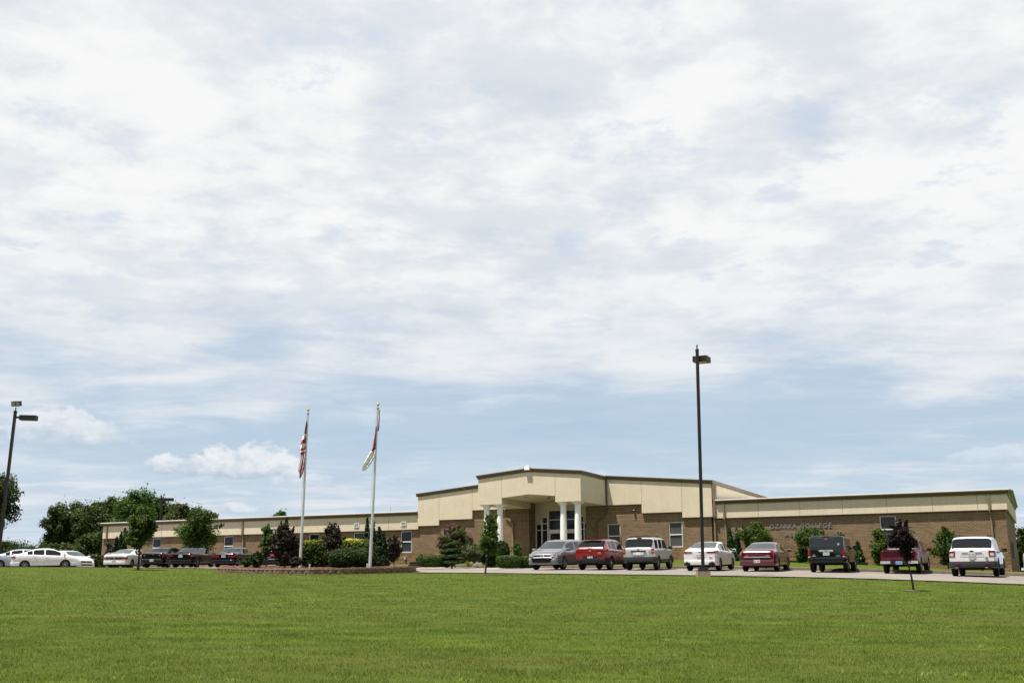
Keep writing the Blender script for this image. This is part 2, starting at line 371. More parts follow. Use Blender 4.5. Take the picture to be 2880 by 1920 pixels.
def inside(X, Y, poly):
    X = np.asarray(X); Y = np.asarray(Y); r = np.zeros(X.shape, bool); n = len(poly)
    for i in range(n):
        x1, y1 = poly[i]; x2, y2 = poly[(i+1) % n]
        if y1 == y2: continue
        c = ((y1 > Y) != (y2 > Y)) & (X < (x2-x1)*(Y-y1)/(y2-y1)+x1); r ^= c
    return r
def roadmesh(name, A, B, off, mats, nw=14, kind='structure'):
    V = []; Fc = []
    for a, b in zip(A, B):
        for j in range(nw+1):
            p = a.lerp(b, j/nw); V.append((p.x, p.y, 0))
    V = np.array(V); V[:, 2] = GA(V[:, 0], V[:, 1])+off
    n = nw+1; Fc = [[i*n+j, (i+1)*n+j, (i+1)*n+j+1, i*n+j+1] for i in range(len(A)-1) for j in range(nw)]
    o = raw_mesh(name, V, np.array(Fc)[:, ::-1], mats); tag(o, kind=kind); return o
zd = inside(XX, YY, poly2)
ZZ = ZZ-np.where(zd, .05, 0)
g = raw_mesh('lawn', np.stack([XX, YY, ZZ], -1).reshape(-1, 3), Fq, M_GR, smooth=True); tag(g, kind='structure')
def norm2(P, i):
    a = P[max(i-1, 0)]; b = P[min(i+1, len(P)-1)]; d = (b-a).normalized(); return Vector((-d.y, d.x, 0))
roadmesh('road', near, far, .03, M_ASPH)
roadmesh('soil_edge', [p-norm2(near, i)*(-.16) for i, p in enumerate(near)], [p+norm2(near, i)*(-.03) for i, p in enumerate(near)], .034, M_SOIL, 2)
# concrete apron in front of the planting
def near_far_mid(i0, i1, f0, f1): return [near[i].lerp(far[i], f0) for i in range(i0, i1)], [near[i].lerp(far[i], f1) for i in range(i0, i1)]
sel = [i for i, p in enumerate(far) if -46.5 < p.dot(RV) < -30.5]
a_, b_ = near_far_mid(sel[0], sel[-1]+1, .62, .995); roadmesh('concrete_apron', a_, b_, .036, M_CONC)
# kerb
def ribbon_box(name, P, w, h0, h1, m, kind='structure', label=None, cat=None):
    mb = MB(); zs = [G(p.x, p.y) for p in P]; vs = []
    for i, p in enumerate(P):
        n = norm2(P, i)*(-1 if w < 0 else 1); W_ = abs(w)
        q = p+n*W_; z = zs[i]; vs += [(p.x, p.y, z+h0), (p.x, p.y, z+h1-.02), (p.x+n.x*.02, p.y+n.y*.02, z+h1), (q.x, q.y, z+h1), (q.x, q.y, z+h0)]
    fs = []
    for i in range(len(P)-1):
        for j in range(4): fs.append((i*5+j, i*5+j+1, (i+1)*5+j+1, (i+1)*5+j))
    mb.add(vs, fs); o = mb.build(name, m); tag(o, label, cat, kind=kind); return o
ribbon_box('kerb', far, -.16, -.1, .19, M_KERB)
# raised lawn behind the kerb, up to the building
fb = [p+norm2(far, i)*(-.15) for i, p in enumerate(far)]
nb = [i for i, p in enumerate(far) if p.dot(RV) > -62]
bw = [su(fb[i].dot(RV)*1.0, 78.5) for i in nb]
roadmesh('lawn_by_building', [fb[i] for i in nb], bw, .16, M_GR, 20)

# flower-bed outline
BEDF = [at(1178, 1610, 58.6), at(1120, 1612, 57.0), at(1040, 1615, 55.9), at(960, 1616, 55.3), at(880, 1617, 55.3), at(780, 1616, 56.4), at(690, 1614, 58.6), at(610, 1612, 61.6)]
BEDF = [Vector((p.x, p.y, 0)) for p in BEDF]
BEDB = [Vector((at(px, 1600, Y).x, Y, 0)) for px, Y in ((1178, 58.9), (1150, 61.5), (1060, 64.5), (960, 66.5), (860, 68), (760, 69), (690, 68.5), (625, 65))]
BEDP = [(p.x, p.y) for p in BEDF]+[(p.x, p.y) for p in reversed(BEDB)]

# grass blades (one clump-covered lawn, nobody could count it)
def blades(name, x0, x1, y0, y1, n, h0, h1, w, xs_of_y):
    Y = y0+(y1-y0)*rng.random(n); X = (rng.random(n)*2-1)*xs_of_y(Y)
    k = ~inside(X, Y, poly2) & ~inside(X, Y, BEDP); X, Y = X[k], Y[k]
    # blades grow in loose clumps
    cl = np.sin(X*3.1+np.sin(Y*2.3)*1.7)*np.sin(Y*3.7+np.sin(X*1.9)*1.3)*.5+.5
    k = rng.random(len(X)) < .45+.55*cl; X, Y, cl = X[k], Y[k], cl[k]; n = len(X)
    Z = GA(X, Y); a = rng.random(n)*2*PI; h = (h0+(h1-h0)*rng.random(n)**1.6)*(.7+.5*cl); ww = w*(.6+.8*rng.random(n)); la = rng.random(n)*2*PI; lean = h*(.2+.8*rng.random(n))
    dx, dy = np.cos(a)*ww, np.sin(a)*ww
    V = np.empty((n, 3, 3)); V[:, 0] = np.stack([X-dx, Y-dy, Z-.005], -1); V[:, 1] = np.stack([X+dx, Y+dy, Z-.005], -1); V[:, 2] = np.stack([X+np.cos(la)*lean, Y+np.sin(la)*lean, Z+h], -1)
    o = raw_mesh(name, V.reshape(-1, 3), np.arange(n*3).reshape(-1, 3), M_BL, rnd=rng.random(n), k=3); tag(o, 'short mown green grass covering the whole foreground lawn', 'grass', kind='stuff'); return o
def join_blades():
    a = blades('grass', 0, 0, 10.5, 24, 430000, .015, .05, .0035, lambda Y: Y*.49+3.5)
    b = blades('grass_b', 0, 0, 24, 46, 320000, .015, .05, .006, lambda Y: Y*.48+4)
    c = blades('grass_c', 0, 0, 46, 74, 120000, .02, .05, .010, lambda Y: Y*.47+3)
    # taller weeds and uncut tufts here and there
    V = []; R = []; nT = 260; tY = 11+30*rng.random(nT)**1.4; tX = (rng.random(nT)*2-1)*(tY*.48+2); nb_ = 16
    cx = np.repeat(tX, nb_)+rng.normal(size=nT*nb_)*.05; cy = np.repeat(tY, nb_)+rng.normal(size=nT*nb_)*.05; q = rng.random(nT*nb_)*2*PI; hh = .025+.035*rng.random(nT*nb_); zz_ = GA(cx, cy); w_ = .004+.004*rng.random(nT*nb_)
    T = np.stack([np.stack([cx-np.cos(q)*w_, cy-np.sin(q)*w_, zz_], -1), np.stack([cx+np.cos(q)*w_, cy+np.sin(q)*w_, zz_], -1), np.stack([cx-np.sin(q)*hh*.6, cy+np.cos(q)*hh*.6, zz_+hh], -1)], 1).reshape(-1, 3)
    V.append(T.astype(np.float32)); R.append(np.repeat(np.where(rng.random(nT) < .6, .9, .55), nb_).astype(np.float32))
    for o in (a, b, c):
        v = np.empty(len(o.data.vertices)*3, np.float32); o.data.vertices.foreach_get('co', v); V.append(v.reshape(-1, 3))
        r = np.empty(len(o.data.polygons), np.float32); o.data.attributes['rnd'].data.foreach_get('value', r); R.append(r)
        bpy.data.objects.remove(o)
    V = np.concatenate(V); R = np.concatenate(R)
    o = raw_mesh('grass', V, np.arange(len(V)).reshape(-1, 3), M_BL, rnd=R, k=3); tag(o, 'short mown green grass covering the whole foreground lawn', 'grass', kind='stuff')
join_blades()
# ------------------------------------------------------------------ the college building (local frame: x along the facade, y away from the camera)
M_BRICK = brick_mat('brown_brick', (.185, .118, .066), (.125, .079, .044), (.25, .19, .13), .31, .096, 4.58)
M_STONE = brick_mat('split_face_block', (.235, .145, .075), (.135, .083, .044), (.27, .19, .12), .406, .203, None, 1.0, .012)
def stucco(name, c1, c2):
    m = mat(name, c1, .92, var=c2, var_scale=1.2, bump=.35, bump_scale=45, spec=.15)
    nt = m.node_tree; N = nt.nodes; L = nt.links; b = N['Principled BSDF']; src = b.inputs['Base Color'].links[0].from_socket
    tc = N.new('ShaderNodeTexCoord'); n = N.new('ShaderNodeTexNoise'); n.inputs['Scale'].default_value = 16; n.inputs['Detail'].default_value = 4; L.new(tc.outputs['Object'], n.inputs['Vector'])
    r = N.new('ShaderNodeMapRange'); r.inputs[1].default_value = .3; r.inputs[2].default_value = .7; r.inputs[3].default_value = .9; r.inputs[4].default_value = 1.08; L.new(n.outputs[0], r.inputs[0])
    # faint rain streaks
    mp = N.new('ShaderNodeMapping'); mp.inputs['Scale'].default_value = (4, 4, .12); L.new(tc.outputs['Object'], mp.inputs['Vector']); n2 = N.new('ShaderNodeTexNoise'); n2.inputs['Scale'].default_value = 1.5; n2.inputs['Detail'].default_value = 5; L.new(mp.outputs[0], n2.inputs['Vector'])
    r2 = N.new('ShaderNodeMapRange'); r2.inputs[1].default_value = .35; r2.inputs[2].default_value = .7; r2.inputs[3].default_value = 1.02; r2.inputs[4].default_value = .965; L.new(n2.outputs[0], r2.inputs[0])
    mm = N.new('ShaderNodeMath'); mm.operation = 'MULTIPLY'; L.new(r.outputs[0], mm.inputs[0]); L.new(r2.outputs[0], mm.inputs[1])
    v = N.new('ShaderNodeVectorMath'); v.operation = 'SCALE'; L.new(src, v.inputs[0]); L.new(mm.outputs[0], v.inputs['Scale']); L.new(v.outputs[0], b.inputs['Base Color']); return m
M_STUC = stucco('cream_stucco', (.60, .525, .40), (.56, .485, .365))
M_TRIM = mat('brown_metal_trim', (.125, .082, .048), .5, var=(.105, .07, .042), var_scale=2., spec=.4)
M_DSP = mat('tan_downspout', (.21, .145, .09), .5, var=(.18, .12, .08), var_scale=2.)
M_ROOF = mat('white_roof', (.82, .82, .80), .6, var=(.74, .74, .72), var_scale=1.)
M_WHITE = mat('white_frame', (.74, .75, .74), .45, var=(.66, .67, .66), var_scale=5.)
M_COLM = mat('white_column', (.80, .79, .77), .6, var=(.72, .71, .68), var_scale=3., bump=.15, bump_scale=60)
M_JOINT = mat('joint', (.22, .17, .10), .9)
M_SOFF = mat('soffit', (.50, .40, .26), .9, var=(.45, .36, .23), var_scale=2.)
M_GLASS = mat('window_glass', (.010, .012, .014), .04, spec=.32, var=(.028, .030, .033), var_scale=.9)
M_BLIND = mat('blind_slats', (.06, .058, .058), .7)
M_BLINDK = mat('blind_gap', (.018, .018, .02), .7)
M_GREYL = mat('grey_metal_letters', (.26, .26, .28), .35, metal=.5, var=(.2, .2, .22), var_scale=5.)
M_DARK = mat('dark_opening', (.012, .012, .012), .8)
M_FLOOR = mat('porch_concrete', (.42, .38, .31), .9, var=(.34, .3, .25), var_scale=2.)
BLD = empty('college_building', (0, 0, 0), -ANG, 'long single-storey college building of brown brick with cream upper panels and a columned entrance porch', 'building')
def wall_open(mb, s0, s1, z0, z1, u, ops, depth=.16):
    """front face at y=u with rectangular openings (s0,s1,z0,z1) and their reveals"""
    sx = sorted({s0, s1, *[o[0] for o in ops], *[o[1] for o in ops]}); sz = sorted({z0, z1, *[min(max(o[2], z0), z1) for o in ops], *[min(max(o[3], z0), z1) for o in ops]})
    for a, b in zip(sx, sx[1:]):
        for c, d in zip(sz, sz[1:]):
            if any(o[0]-1e-6 <= a and b <= o[1]+1e-6 and o[2]-1e-6 <= c and d <= o[3]+1e-6 for o in ops): continue
            mb.add([(a, u, c), (b, u, c), (b, u, d), (a, u, d)], [(0, 1, 2, 3)])
    for a, b, c, d in ops:
        c2, d2 = max(c, z0), min(d, z1)
        if d2 <= c2: continue
        v = u+depth
        mb.add([(a, u, c2), (a, v, c2), (a, v, d2), (a, u, d2)], [(0, 1, 2, 3)]); mb.add([(b, u, c2), (b, u, d2), (b, v, d2), (b, v, c2)], [(0, 1, 2, 3)])
        if d <= z1: mb.add([(a, u, d), (a, v, d), (b, v, d), (b, u, d)], [(0, 1, 2, 3)])
        if c >= z0: mb.add([(a, u, c), (b, u, c), (b, v, c), (a, v, c)], [(0, 1, 2, 3)])
UB, UP = 77.18, 77.03       # wing brick, wing panel
CB, CP = 77.10, 76.94       # centre brick, centre panel
WZ0, WZ1 = 2.90, 4.66
LW = [(-47.22, -46.20), (-51.75, -50.73), (-56.20, -55.20), (-65.26, -64.22), (-73.46, -72.48)]
RW = [(-10.19, -9.17)]
CW = [(-43.35, -42.33), (-39.0, -37.98), (-29.42, -28.42), (-24.72, -23.71)]
# brick
mb = MB()
wall_open(mb, -79.6, -45.4, 2.8, 5.1, UB, [(a, b, WZ0, WZ1-.08) for a, b in LW])
wall_open(mb, -21.45, -2.5, 2.8, 5.1, UB, [(a, b, WZ0, WZ1) for a, b in RW])
mb.add([(-2.5, UB, .5), (-2.5, 94.6, .5), (-2.5, 94.6, 5.2), (-2.5, UB, 5.2)], [(0, 1, 2, 3)])
mb.add([(-79.6, UB, .5), (-79.6, UB, 5.2), (-79.6, 94.6, 5.2), (-79.6, 94.6, .5)], [(0, 1, 2, 3)])
mb.add([(-79.6, 94.6, .5), (-79.6, 94.6, 5.2), (-2.5, 94.6, 5.2), (-2.5, 94.6, .5)], [(0, 1, 2, 3)])
wall_open(mb, -45.38, -35.78, 2.8, 6.6, CB, [(a, b, WZ0, WZ1) for a, b in CW[:2]])
wall_open(mb, -31.12, -21.55, 2.8, 6.6, CB, [(a, b, WZ0, WZ1) for a, b in CW[2:]])
for s in (-45.38, -21.55): mb.add([(s, CB, 1), (s, UB+.4, 1), (s, UB+.4, 6.6), (s, CB, 6.6)], [(0, 1, 2, 3) if s > -30 else (3, 2, 1, 0)])
for s in (-35.78, -31.12): mb.add([(s, CB, 1), (s, 78.26, 1), (s, 78.26, 6.6), (s, CB, 6.6)], [(0, 1, 2, 3)])
mb.build('brick_wall', M_BRICK, BLD)
mb = MB()   # stone base
for a, b, u in ((-79.65, -45.43, UB-.05), (-21.5, -2.45, UB-.05), (-45.43, -35.78, CB-.05), (-31.12, -21.5, CB-.05)):
    mb.box(a, b, u, u+.5, -.2, 2.797)
mb.box(-2.9, -2.44, UB+.46, 94.5, -.2, 2.796)
mb.build('stone_base', M_STONE, BLD)
# wing panels
mb = MB()
def joints(mb, ss_, u, z0f, z1f):
    for s in ss_: mb.box(s-.011, s+.011, u-.004, u+.02, z0f, z1f, 1)
mb.box(-79.45, -45.52, UP, UP+.5, 4.70, 5.86); mb.box(-79.44, -79.0, UP+.5, 94.8, 4.70, 5.86); joints(mb, [-48.3-3.0*i for i in range(10)], UP, 4.71, 5.85); mb.build('upper_panel', [M_STUC, M_JOINT], BLD)
mb = MB(); mb.box(-21.40, -2.37, UP, UP+.5, 4.85, 5.86); mb.box(-2.87, -2.36, UP+.5, 94.8, 4.86, 5.86); joints(mb, [-18.2, -15.35, -12.5, -9.65, -6.8, -4.1], UP, 4.86, 5.85); mb.build('upper_panel', [M_STUC, M_JOINT], BLD)
mb = MB()   # thin metal drip edge below the panels
mb.box(-79.46, -45.5, UP-.015, UP+.1, 4.675, 4.698, 0); mb.box(-21.42, -2.36, UP-.015, UP+.1, 4.825, 4.848, 0)
for a, b, z in ((-45.52, -43.57, 4.93), (-43.57, -40.6, 5.35), (-40.6, -35.8, 6.01), (-31.1, -26.67, 6.01), (-26.67, -23.63, 5.35), (-23.63, -21.43, 4.94)): mb.box(a, b, CP-.012, CP+.1, z-.004, z+.018)
mb.build('drip_edge', mat('drip_edge_metal', (.26, .15, .11), .6), BLD)
# centre panels: stepped bottom, low gable top
R0, PK = 7.48, 8.52
def topz(s): return PK-(PK-R0)*abs(s+33.45)/12.05
cpoly = [(-45.52, 4.95), (-43.57, 4.95), (-43.57, 5.37), (-40.6, 5.37), (-40.6, 6.03), (-35.78, 6.03), (-35.78, 6.62), (-31.12, 6.62), (-31.12, 6.03), (-26.67, 6.03), (-26.67, 5.37), (-23.63, 5.37), (-23.63, 4.96), (-21.43, 4.96), (-21.43, topz(-21.43)), (-33.45, PK), (-45.52, topz(-45.52))]
mb = MB(); mb.prism(cpoly, CP, CP+.3, 0)
joints(mb, [-43.57], CP, 5.38, topz(-43.57)-.02); joints(mb, [-40.6], CP, 6.04, topz(-40.6)-.02); joints(mb, [-26.67], CP, 6.04, topz(-26.67)-.02); joints(mb, [-23.63], CP, 5.38, topz(-23.63)-.02)
mb.box(-21.75, -21.43, CP+.3, 95.7, 4.96, topz(-21.43)); mb.box(-45.52, -45.2, CP+.3, 95.7, 4.95, topz(-45.52))
mb.prism([(-45.2, 4.96), (-21.75, 4.96), (-21.75, topz(-21.43)-.02), (-33.45, PK-.02), (-45.2, topz(-45.2)-.02)], 95.4, 95.7)
mb.build('upper_panel', [M_STUC, M_JOINT], BLD)
# porch gable block
PF, PL, PR, OL, OR_ = 72.0, -37.5, -29.42, -35.58, -31.36
PT0, PT1 = 8.08, 8.44
ppoly = [(PL, 6.0), (OL, 6.0), (OL, 6.44), (-33.47, 6.63), (OR_, 6.44), (OR_, 6.0), (PR, 6.0), (PR, PT0), (-33.46, PT1), (PL, PT0)]
mb = MB(); mb.prism(ppoly, PF, CP-.004, 0)
joints(mb, [OL], PF, 6.45, 8.1); joints(mb, [OR_], PF, 6.45, 8.1)
mb.build('porch_fascia', [M_STUC, M_JOINT], BLD)
mb = MB(); mb.prism([(-35.77, 6.46), (OL, 6.44), (-33.47, 6.63), (OR_, 6.44), (-31.13, 6.42), (-31.13, 6.9), (-35.77, 6.9)], CP-.003, 78.3); mb.build('porch_ceiling', M_STUC, BLD)
for s, u in ((-34.3, 73.4), (-33.5, 75.6), (-32.5, 73.6)):
    z = 6.63-.09*abs(s+33.47)-.03; mb = MB(); mb.lathe([(.0, z-.01), (.11, z-.01), (.13, z+.03)], (s, u, 0), 14); mb.build('ceiling_light', mat('ceiling_light_dark', (.08, .06, .04), .5), BLD)
# porch floor
mb = MB(); mb.box(-38.2, -28.7, 71.6, 78.3, .8, 2.15); mb.build('porch_floor', M_FLOOR, BLD)
# eaves: two-step brown metal cornices
def cornice(mb, P, outn, h0=.0, w=.13, H=.24):
    """P: list of (s,u,z) along the top edge; outn: list of outward (ds,du) per point"""
    prof = [(0, -H), (w*.45, -H+.01), (w*.6, -H*.52), (w*.72, -H*.50), (w, -H*.12), (w, 0.03), (-.22, .045)]
    n = len(prof); vs = []
    for (s, u, z), (a, b) in zip(P, outn):
        for o, dz in prof: vs.append((s+a*o, u+b*o, z+dz))
    fs = [(i*n+j, (i+1)*n+j, (i+1)*n+j+1, i*n+j+1) for i in range(len(P)-1) for j in range(n-1)]
    fs += [tuple(range(n)), tuple(range(len(P)*n-1, (len(P)-1)*n-1, -1))]
    mb.add(vs, fs)
def cornice_part(name, P, outn, H=.24, w=.13):
    mb = MB(); cornice(mb, P, outn, H=H, w=w); return mb.build(name, M_TRIM, BLD)
cornice_part('gutter', [(-79.7, UP, 6.03), (-45.53, UP, 6.03)], [(0, -1)]*2, .22, .20)
cornice_part('gutter', [(-21.16, UP, 6.03), (-2.2, UP, 6.03)], [(0, -1)]*2, .22, .20)
cornice_part('roof_trim', [(-2.36, UP-.12, 6.03), (-2.36, 94.9, 6.03)], [(1, 0)]*2, .16, .10)
cornice_part('roof_trim', [(-45.52-.13, CP, topz(-45.65)), (PL-.01, CP, topz(PL))], [(0, -1)]*2)
cornice_part('roof_trim', [(PR+.01, CP, topz(PR)), (-21.43, CP, topz(-21.43)), (-21.43, 95.8, topz(-21.43))], [(0, -1), (1, -1), (1, 0)])
cornice_part('roof_trim', [(PL, CP-.01, PT0+.02), (PL, PF, PT0+.02), (-33.46, PF, PT1+.02), (PR, PF, PT0+.02), (PR, CP-.01, PT0+.02)], [(-1, 0), (-1, -1), (0, -1), (1, -1), (1, 0)])
mb = MB(); mb.prism([(-33.66, 8.34), (-33.26, 8.34), (-33.26, 8.62), (-33.46, 8.68), (-33.66, 8.62)], PF-.24, PF+.1); mb.build('ridge_cap', M_ROOF, BLD)
# roofs
def slab(mb, q, t=.06): mb.add([*q, *[(a, b, c-t) for a, b, c in q]], [(0, 1, 2, 3), (7, 6, 5, 4), (0, 4, 5, 1), (1, 5, 6, 2), (2, 6, 7, 3), (3, 7, 4, 0)])
for a, b in ((-79.7, -45.6), (-21.2, -2.15)):
    mb = MB(); slab(mb, [(a, UP-.14, 6.135), (b, UP-.14, 6.135), (b, 86, 6.75), (a, 86, 6.75)]); slab(mb, [(a, 86.01, 6.75), (b, 86.01, 6.75), (b, 95, 6.13), (a, 95, 6.13)]); mb.build('wing_roof', M_ROOF, BLD)
mb = MB(); slab(mb, [(-45.4, CP+.2, R0+.03), (-33.46, CP+.2, PK+.03), (-33.46, 95.7, PK+.03), (-45.4, 95.7, R0+.03)]); slab(mb, [(-33.45, CP+.2, PK+.03), (-21.5, CP+.2, R0+.03), (-21.5, 95.7, R0+.03), (-33.45, 95.7, PK+.03)])
slab(mb, [(PL+.1, PF+.1, PT0+.05), (-33.46, PF+.1, PT1+.05), (-33.46, CP+.1, PT1+.05), (PL+.1, CP+.1, PT0+.05)]); slab(mb, [(-33.45, PF+.1, PT1+.05), (PR-.1, PF+.1, PT0+.05), (PR-.1, CP+.1, PT0+.05), (-33.45, CP+.1, PT1+.05)])
mb.build('centre_roof', M_ROOF, BLD)
# windows
def window(a, b, u, z0, z1, blinds, rail=.58):
    f = MB(); t = .055; y0, y1 = u+.05, u+.11
    f.box(a+.004, a+t, y0, y1, z0+.004, z1-.004); f.box(b-t, b-.004, y0, y1, z0+.004, z1-.004)
    f.box(a+t, b-t, y0, y1, z1-t, z1-.004); f.box(a+t, b-t, y0, y1, z0+.004, z0+t)
    zr = z0+(z1-z0)*rail; f.box(a+t, b-t, y0-.006, y1, zr-.035, zr+.035)
    fo = f.build('window', M_WHITE, BLD)
    for c, d in ((z0+t, zr-.035), (zr+.035, z1-t)):
        p = MB()
        if blinds:
            n = 11
            for i in range(n):
                x0 = a+t+(b-a-2*t)*i/n; x1 = a+t+(b-a-2*t)*(i+.72)/n; p.add([(x0, u+.10, c), (x1, u+.10, c), (x1, u+.10, d), (x0, u+.10, d)], [(0, 1, 2, 3)], 1)
                x2 = a+t+(b-a-2*t)*(i+1)/n; p.add([(x1, u+.10, c), (x2, u+.10, c), (x2, u+.10, d), (x1, u+.10, d)], [(0, 1, 2, 3)], 2)
            p.build('blind', [M_GLASS, M_BLIND, M_BLINDK], fo)
        else:
            p.add([(a+t, u+.09, c), (b-t, u+.09, c), (b-t, u+.09, d), (a+t, u+.09, d)], [(0, 1, 2, 3)]); p.build('pane', M_GLASS, fo)
for a, b in LW: window(a, b, UB, WZ0, WZ1-.08, False, .5)
for a, b in RW: window(a, b, UB, WZ0, WZ1, True, .5)
for i, (a, b) in enumerate(CW): window(a, b, CB, WZ0, WZ1, True, .5)
# vents in the wing panels
for s in (-46.86, -51.37):
    mb = MB(); mb.box(s-.24, s+.24, UP-.05, UP+.01, 5.0, 5.04); mb.box(s-.24, s+.24, UP-.05, UP+.01, 5.27, 5.31); mb.box(s-.24, s-.2, UP-.05, UP+.01, 5.04, 5.27); mb.box(s+.2, s+.24, UP-.05, UP+.01, 5.04, 5.27)
    fo = mb.build('vent', M_WHITE, BLD); mb = MB()
    for k in range(5): mb.add([(s-.2, UP-.045, 5.045+k*.045), (s+.2, UP-.045, 5.045+k*.045), (s+.2, UP-.012, 5.08+k*.045), (s-.2, UP-.012, 5.08+k*.045)], [(0, 1, 2, 3)])
    mb.build('louvre', mat('louvre_grey', (.30, .31, .33), .5), fo)
# entrance wall and storefront
mb = MB(); wall_open(mb, -35.78, -31.12, 2.15, 6.7, 78.26, [(-35.72, -35.23, 2.15, 4.89), (-35.23, -34.70, 2.15, 5.40), (-34.66, -32.30, 2.15, 5.90), (-32.26, -31.72, 2.15, 5.40), (-31.72, -31.2, 2.15, 4.89)], .1)
mb.build('entrance_wall', M_STUC, BLD)
U = 78.30
def sf(name, a, b, z1, bars, mull=()):
    f = MB(); t = .05; f.box(a, a+t, U-.07, U+.03, 2.15, z1); f.box(b-t, b, U-.07, U+.03, 2.15, z1); f.box(a+t, b-t, U-.07, U+.03, z1-t, z1); f.box(a+t, b-t, U-.07, U+.03, 2.15, 2.3)
    for z in bars: f.box(a+t, b-t, U-.066, U+.03, z-.025, z+.025)
    for s in mull: f.box(s-.03, s+.03, U-.064, U+.03, 2.3, z1-t)
    fo = f.build(name, M_WHITE, BLD); p = MB(); p.box(a+t, b-t, U+.0, U+.02, 2.3, z1-t); p.build('pane', M_GLASS, fo)
sf('side_window', -35.72, -35.235, 4.89, [4.41]); sf('side_window', -35.225, -34.70, 5.40, [4.41, 4.90]); sf('side_window', -32.26, -31.725, 5.40, [4.41, 4.90]); sf('side_window', -31.715, -31.2, 4.89, [4.41])
sf('transom_window', -34.66, -32.30, 5.90, [5.17, 4.41], ())
mb = MB(); mb.box(-34.60, -32.36, U-.085, U-.07, 4.27, 4.40); mb.build('door_header', M_WHITE, BLD)
for a, b, hs in ((-34.60, -33.49, -33.6), (-33.47, -32.36, -33.36)):
    f = MB(); t = .1; y0, y1 = U-.12, U-.075; f.box(a, a+t, y0, y1, 2.17, 4.26); f.box(b-t, b, y0, y1, 2.17, 4.26); f.box(a+t, b-t, y0, y1, 4.14, 4.26); f.box(a+t, b-t, y0, y1, 2.17, 2.42)
    d = f.build('door', M_WHITE, BLD); p = MB(); p.box(a+t, b-t, y0+.015, y1-.005, 2.42, 4.14); p.build('pane', M_GLASS, d)
    h = MB(); h.tube([(hs, y0, 3.0), (hs, y0-.07, 3.05), (hs, y0-.07, 3.45), (hs, y0, 3.5)], .014); h.build('handle', M_DARK, d)
mb = MB(); mb.box(-34.22, -33.98, U-.128, U-.124, 3.35, 3.72); mb.build('door_notice', mat('notice_paper', (.30, .17, .13), .8), BLD)
for s in (-34.68, -32.28):
    mb = MB(); mb.box(s-.035, s+.035, U-.2, U-.05, 2.15, 5.55); mb.build('entrance_post', M_WHITE, BLD)
# columns
for s in (-37.0, -35.93, -30.93, -29.83):
    mb = MB(); mb.lathe([(.245, 2.33), (.24, 3.4), (.225, 4.6), (.205, 5.66), (.235, 5.67), (.235, 5.70), (.207, 5.71), (.21, 5.77)], (s, 72.42, 0), 28); co = mb.build('column', M_COLM, BLD, True)
    mb = MB(); mb.lathe([(.21, 5.77), (.245, 5.79), (.30, 5.86), (.33, 5.92)], (s, 72.42, 0), 28); mb.box(s-.35, s+.35, 72.07, 72.77, 5.92, 5.998); mb.build('capital', M_COLM, co, True)
    mb = MB(); mb.box(s-.34, s+.34, 72.08, 72.76, 2.15, 2.24); mb.lathe([(.33, 2.24), (.33, 2.28), (.27, 2.32), (.245, 2.34)], (s, 72.42, 0), 28); mb.build('column_base', M_COLM, co, True)
# downspouts
def ds(P, m, w=.055): mb = MB(); mb.tube(P, w*1.3, 4); return mb.build('downspout', m, BLD)
ds([(-21.27, CP-.02, 7.3), (-21.27, CP-.02, 4.95), (-21.33, UB-.1, 4.75), (-21.33, UB-.1, 1.6)], M_DSP)
mb = MB(); mb.box(-21.42, -21.2, CP-.05, CP+.5, 6.1, 7.25); mb.build('corner_trim', M_TRIM, BLD)
for s in (-20.6, -3.42): ds([(s, UP-.09, 5.84), (s, UP-.07, 4.75), (s+.03, UB-.07, 4.45), (s+.05, UB-.09, 2.75), (s+.05, UB-.14, 1.3)], M_DSP)
for s in (-78.9, -63.1): ds([(s, UP-.09, 5.84), (s, UP-.07, 4.65), (s+.03, UB-.07, 4.35), (s+.05, UB-.09, 2.75), (s+.05, UB-.14, 1.9)], M_DSP)
ds([(-29.62+.27, CP-.09, 8.2), (-29.35, CP-.09, 5.75), (-29.4, CB-.07, 5.5), (-30.25, CB-.07, 4.85), (-30.28, CB-.07, 2.85), (-30.28, CB-.13, 2.1)], M_TRIM)
ds([(-37.75, CP-.09, 6.0), (-37.75, CB-.09, 5.45), (-37.12, CB-.07, 4.9), (-37.10, CB-.07, 2.85), (-37.10, CB-.13, 2.0)], M_DSP)
# security light, small service boxes on the stone
mb = MB(); mb.lathe([(0, 5.48), (.07, 5.5), (.09, 5.57), (.05, 5.64), (0, 5.66)], (-27.3, CB-.1, 0), 12); mb.box(-27.34, -27.26, CB-.04, CB, 5.5, 5.66); mb.build('wall_light', mat('lamp_grey', (.09, .09, .1), .4), BLD, True)
for s, z, u in ((-12.2, 2.2, UB), (-46.7, 2.35, UB)):
    mb = MB(); mb.box(s-.09, s+.09, u-.17, u-.05, z, z+.22); mb.build('outlet_box', mat('outlet_grey', (.3, .3, .3) if s > -40 else (.6, .6, .58), .5), BLD)
mb = MB(); mb.box(-2.43, -2.25, 79.5, 80.3, 1.9, 2.9); mb.build('meter_box', mat('meter_grey', (.12, .14, .16), .5), BLD)
mb = MB(); mb.tube([(-50.3, 80.5, 6.3), (-50.3, 80.5, 6.85)], .02, 5); mb.build('roof_pipe', M_DSP, BLD)
